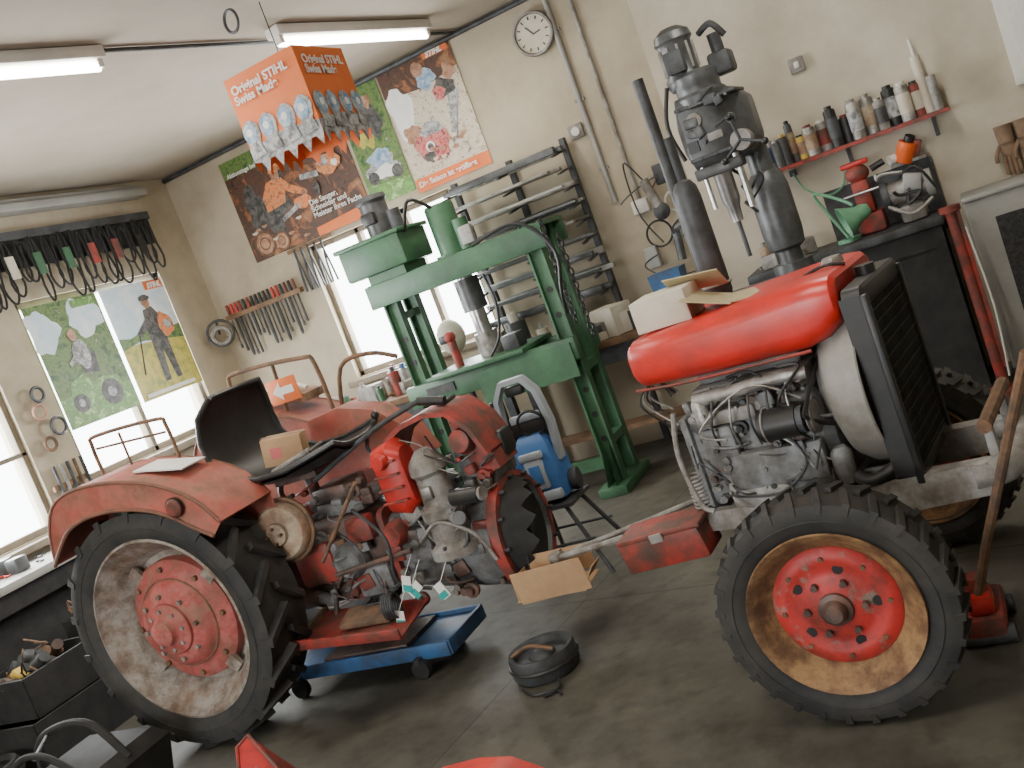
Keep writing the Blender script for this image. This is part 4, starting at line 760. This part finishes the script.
b.box((-1.18,.01,.41),(.05,.08,.05),LGREY,.01); b.tube([(-.1,-.23,.54),(.0,-.24,.60),(.1,-.24,.54)],.012,RUST,8,4)
b.done()
b=FB("red_toolbox"); b.box((-.50,-.24,.50),(.34,.14,.12),REDR,.012,(.1,-.1,0)); b.box((-.50,-.24,.565),(.35,.15,.02),REDR,.006,(.1,-.1,0)); b.box((-.50,-.317,.55),(.05,.01,.03),LGREY,0,(.1,-.1,0)); b.box((-.40,-.14,.54),(.03,.1,.02),LGREY); b.done()
b=B("cardboard_drip_guard",(-1.93,3.50,.30),0,tractor); b.box((0.02,-.05,.065),(.33,.006,.14),CARD,0,(.08,-.05,0)); b.box((0,.04,.005),(.32,.18,.005),CARD,0,(.05,0,0)); b.box((.02,.10,.09),(.30,.005,.10),CARD,0,(-.2,0,0)); b.box((-.15,.02,.05),(.005,.14,.10),CARD); b.box((.20,.0,.07),(.06,.10,.005),CARD,0,(0,-.9,0)); b.tube([(-.1,.04,.1),(-.14,.15,.25)],.003,BLACK,5); b.tube([(.0,.05,.1),(.04,.1,.14)],.003,BLACK,5); b.done()
# ------------------------------------------------------------------ floor items
b=B("blue_trolley",(-3.05,3.72,0)); b.box((0,0,.12),(.98,.36,.03),BLUEP,.006); b.box((0,-.18,.12),(.98,.02,.07),BLUEP,.004); b.box((0,.18,.12),(.98,.02,.07),BLUEP,.004); b.box((.49,0,.12),(.02,.36,.07),BLUEP,.004)
for x in (-.4,.32):
    for y in (-.2,.14): b.lathe([(.001,-.018),(.02,-.018),(.045,-.018),(.05,0),(.045,.018),(.02,.018),(.001,.02)],(x,y,.05),(0,1,0),BLACK,22); b.box((x,y,.09),(.03,.05,.03),DGREY)
b.box((0,0,.145),(.5,.3,.03),OIL,.01); b.cyl((.05,.08,.13),(.05,.08,.36),.05,DGREY); b.done()
b=B("clutch_drum",(-2.05,3.42,0)); b.lathe([(.001,.10),(.03,.10),(.05,.09),(.06,.075),(.11,.075),(.12,.10),(.14,.105),(.145,.09),(.145,.02),(.13,.0),(.001,0)],(0,0,.0),(0,0,1),DGREY,40); b.ring((0,0,.055),(0,0,1),.147,.008,BLACK); b.tube([(-.12,-.04,.1),(-.02,-.05,.14),(.08,-.04,.11)],.008,RUST,6,5)
b.tube([(-.05,-.16,.01),(.03,-.22,.012),(.12,-.2,.01),(.16,-.24,.01)],.006,BLACK,6,5); b.tube([(.1,-.12,.02),(.13,-.19,.012),(.08,-.24,.01)],.007,BLACK,6,5); b.done()
b=B("work_stand",(-2.3,4.5,0)); b.bb((-.15,-.13,.385),(.15,.13,.403),DGREY)
for sx in (-1,1):
    for sy in (-1,1): b.tube([(sx*.1,sy*.1,.39),(sx*.2+.05,sy*.18+.03,.01)],.012,DGREY)
b.tube([(-.16,-.15,.2),(.21,-.13,.2)],.008,DGREY); b.tube([(-.16,.16,.2),(.2,.17,.2)],.008,DGREY); b.done()
b=B("pressure_washer",(-2.3,4.5,.405),.1)
b.loft([[(x*1.0,y,.02) for x,y in ((-.10,-.08),(.10,-.08),(.12,.1),(-.12,.1))],[(x,y,.18) for x,y in ((-.11,-.1),(.11,-.1),(.12,.1),(-.12,.1))],[(x,y,.32) for x,y in ((-.09,-.07),(.09,-.07),(.1,.08),(-.1,.08))],[(x,y,.36) for x,y in ((-.06,-.03),(.06,-.03),(.07,.06),(-.07,.06))]],BLUE)
b.box((0,-.095,.17),(.10,.03,.16),SILV,.01); b.box((0,-.112,.17),(.06,.01,.1),BLUE,.004); b.box((0,-.1,.27),(.13,.03,.04),SILV,.01); b.cyl((-.02,-.12,.06),(-.02,-.09,.06),.025,BLACK); b.box((.0,-.09,.05),(.2,.05,.05),SILV,.01)
b.ribbon([(-.10,.2),(-.115,.40),(-.095,.57),(-.05,.64),(.05,.64),(.095,.57),(.115,.40),(.10,.2)],-.02,.05,.028,SILV)
b.box((0,.02,.45),(.17,.03,.04),SILV,.01); b.box((0,.02,.60),(.1,.05,.05),BLACK,.01); b.box((0,.03,.36),(.19,.03,.14),BLACK,.01)
for s in (-1,1): b.lathe([(.001,-.02),(.055,-.02),(.06,0),(.055,.02),(.001,.02)],(s*.135,.05,.067),(1,0,0),DGREY,24)
b.ring((.04,-.03,.42),(0,1,.2),.07,.008,BLACK); b.tube([(-.11,.0,.1),(-.15,-.03,.35),(-.13,-.02,.58)],.01,BLACK,8,4); b.done()
b=B("trolley_jack",(-.34,3.24,0)); b.box((0,0,.06),(.12,.26,.07),REDR,.015); b.box((0,-.05,.13),(.08,.12,.07),RED,.02); b.cyl((0,-.05,.15),(0,-.05,.21),.035,REDR)
for y in (-.1,.1): b.cyl((-.08,y,.03),(.08,y,.03),.03,DGREY)
b.tube([(0,-.08,.15),(.08,-.12,.35),(.33,-.26,.92)],.015,RUST); b.done()
# foreground bits
b=B("red_sheet_panel",(-2.80,2.47,0)); b.add([(-.14,-.02,0),(.22,0,0),(.12,.0,.26),(.0,.05,.36),(-.05,.03,.33)],[(0,1,2,3,4)],REDCH); b.tube([(-.14,-.02,0),(-.05,.03,.33),(0,.05,.36),(.12,0,.26),(.22,0,0)],.008,REDR,6); b.add([(.22,0,0),(.12,0,.26),(.0,.05,.36),(.05,.25,0)],[(0,1,2,3)],REDR); b.done()
b=B("engine_hood_panel",(-1.58,2.0,0)); b.ribbon([(-.3,.0),(-.28,.22),(-.22,.32),(-.12,.37),(0,.385),(.10,.38),(.18,.34),(.22,.24),(.24,0)],-.5,.12,.02,RED); b.bb((-.28,.05,0),(.22,.1,.3),REDR,.01); b.done()
b=B("grass_collector_frame",(-4.0,2.75,0))
b.loft([[(x,y,.0) for x,y in ((-.3,-.25),(.2,-.25),(.2,.2),(-.3,.2))],[(x,y,.2) for x,y in ((-.36,-.28),(.26,-.28),(.26,.22),(-.36,.22))],[(x,y,.26) for x,y in ((-.2,-.2),(.22,-.2),(.22,.18),(-.2,.18))]],BLACKM)
b.tube([(-.36,.0,.1),(-.3,.0,.33),(-.1,.0,.41),(.1,.0,.39),(.24,.0,.22)],.018,BLACKM,8,5); b.tube([(-.3,-.2,.1),(-.2,-.2,.34),(0,-.2,.38),(.2,-.2,.26)],.015,BLACKM,8,5); b.tube([(-.2,.0,.38),(-.05,-.2,.37)],.01,DGREY); b.done()
# ------------------------------------------------------------------ camera
f=1000.0; roll=math.radians(20.5); p=math.atan(0.12); yaw=math.radians(27)
F=V((-math.sin(yaw),math.cos(yaw),0)); R=V((math.cos(yaw),math.sin(yaw),0)); Z=V((0,0,1))
fw=F*math.cos(p)-Z*math.sin(p); dn=-F*math.sin(p)-Z*math.cos(p)
cx=R*math.cos(roll)+dn*math.sin(roll); cy=-(-R*math.sin(roll)+dn*math.cos(roll))
M=Matrix((cx,cy,-fw)).transposed().to_4x4(); M.translation=V((0,0,1.65))
cd=bpy.data.cameras.new("camera"); cd.sensor_width=36; cd.lens=f/1024*36; cd.clip_start=.05
co=bpy.data.objects.new("camera",cd); bpy.context.collection.objects.link(co); co.matrix_world=M; bpy.context.scene.camera=co
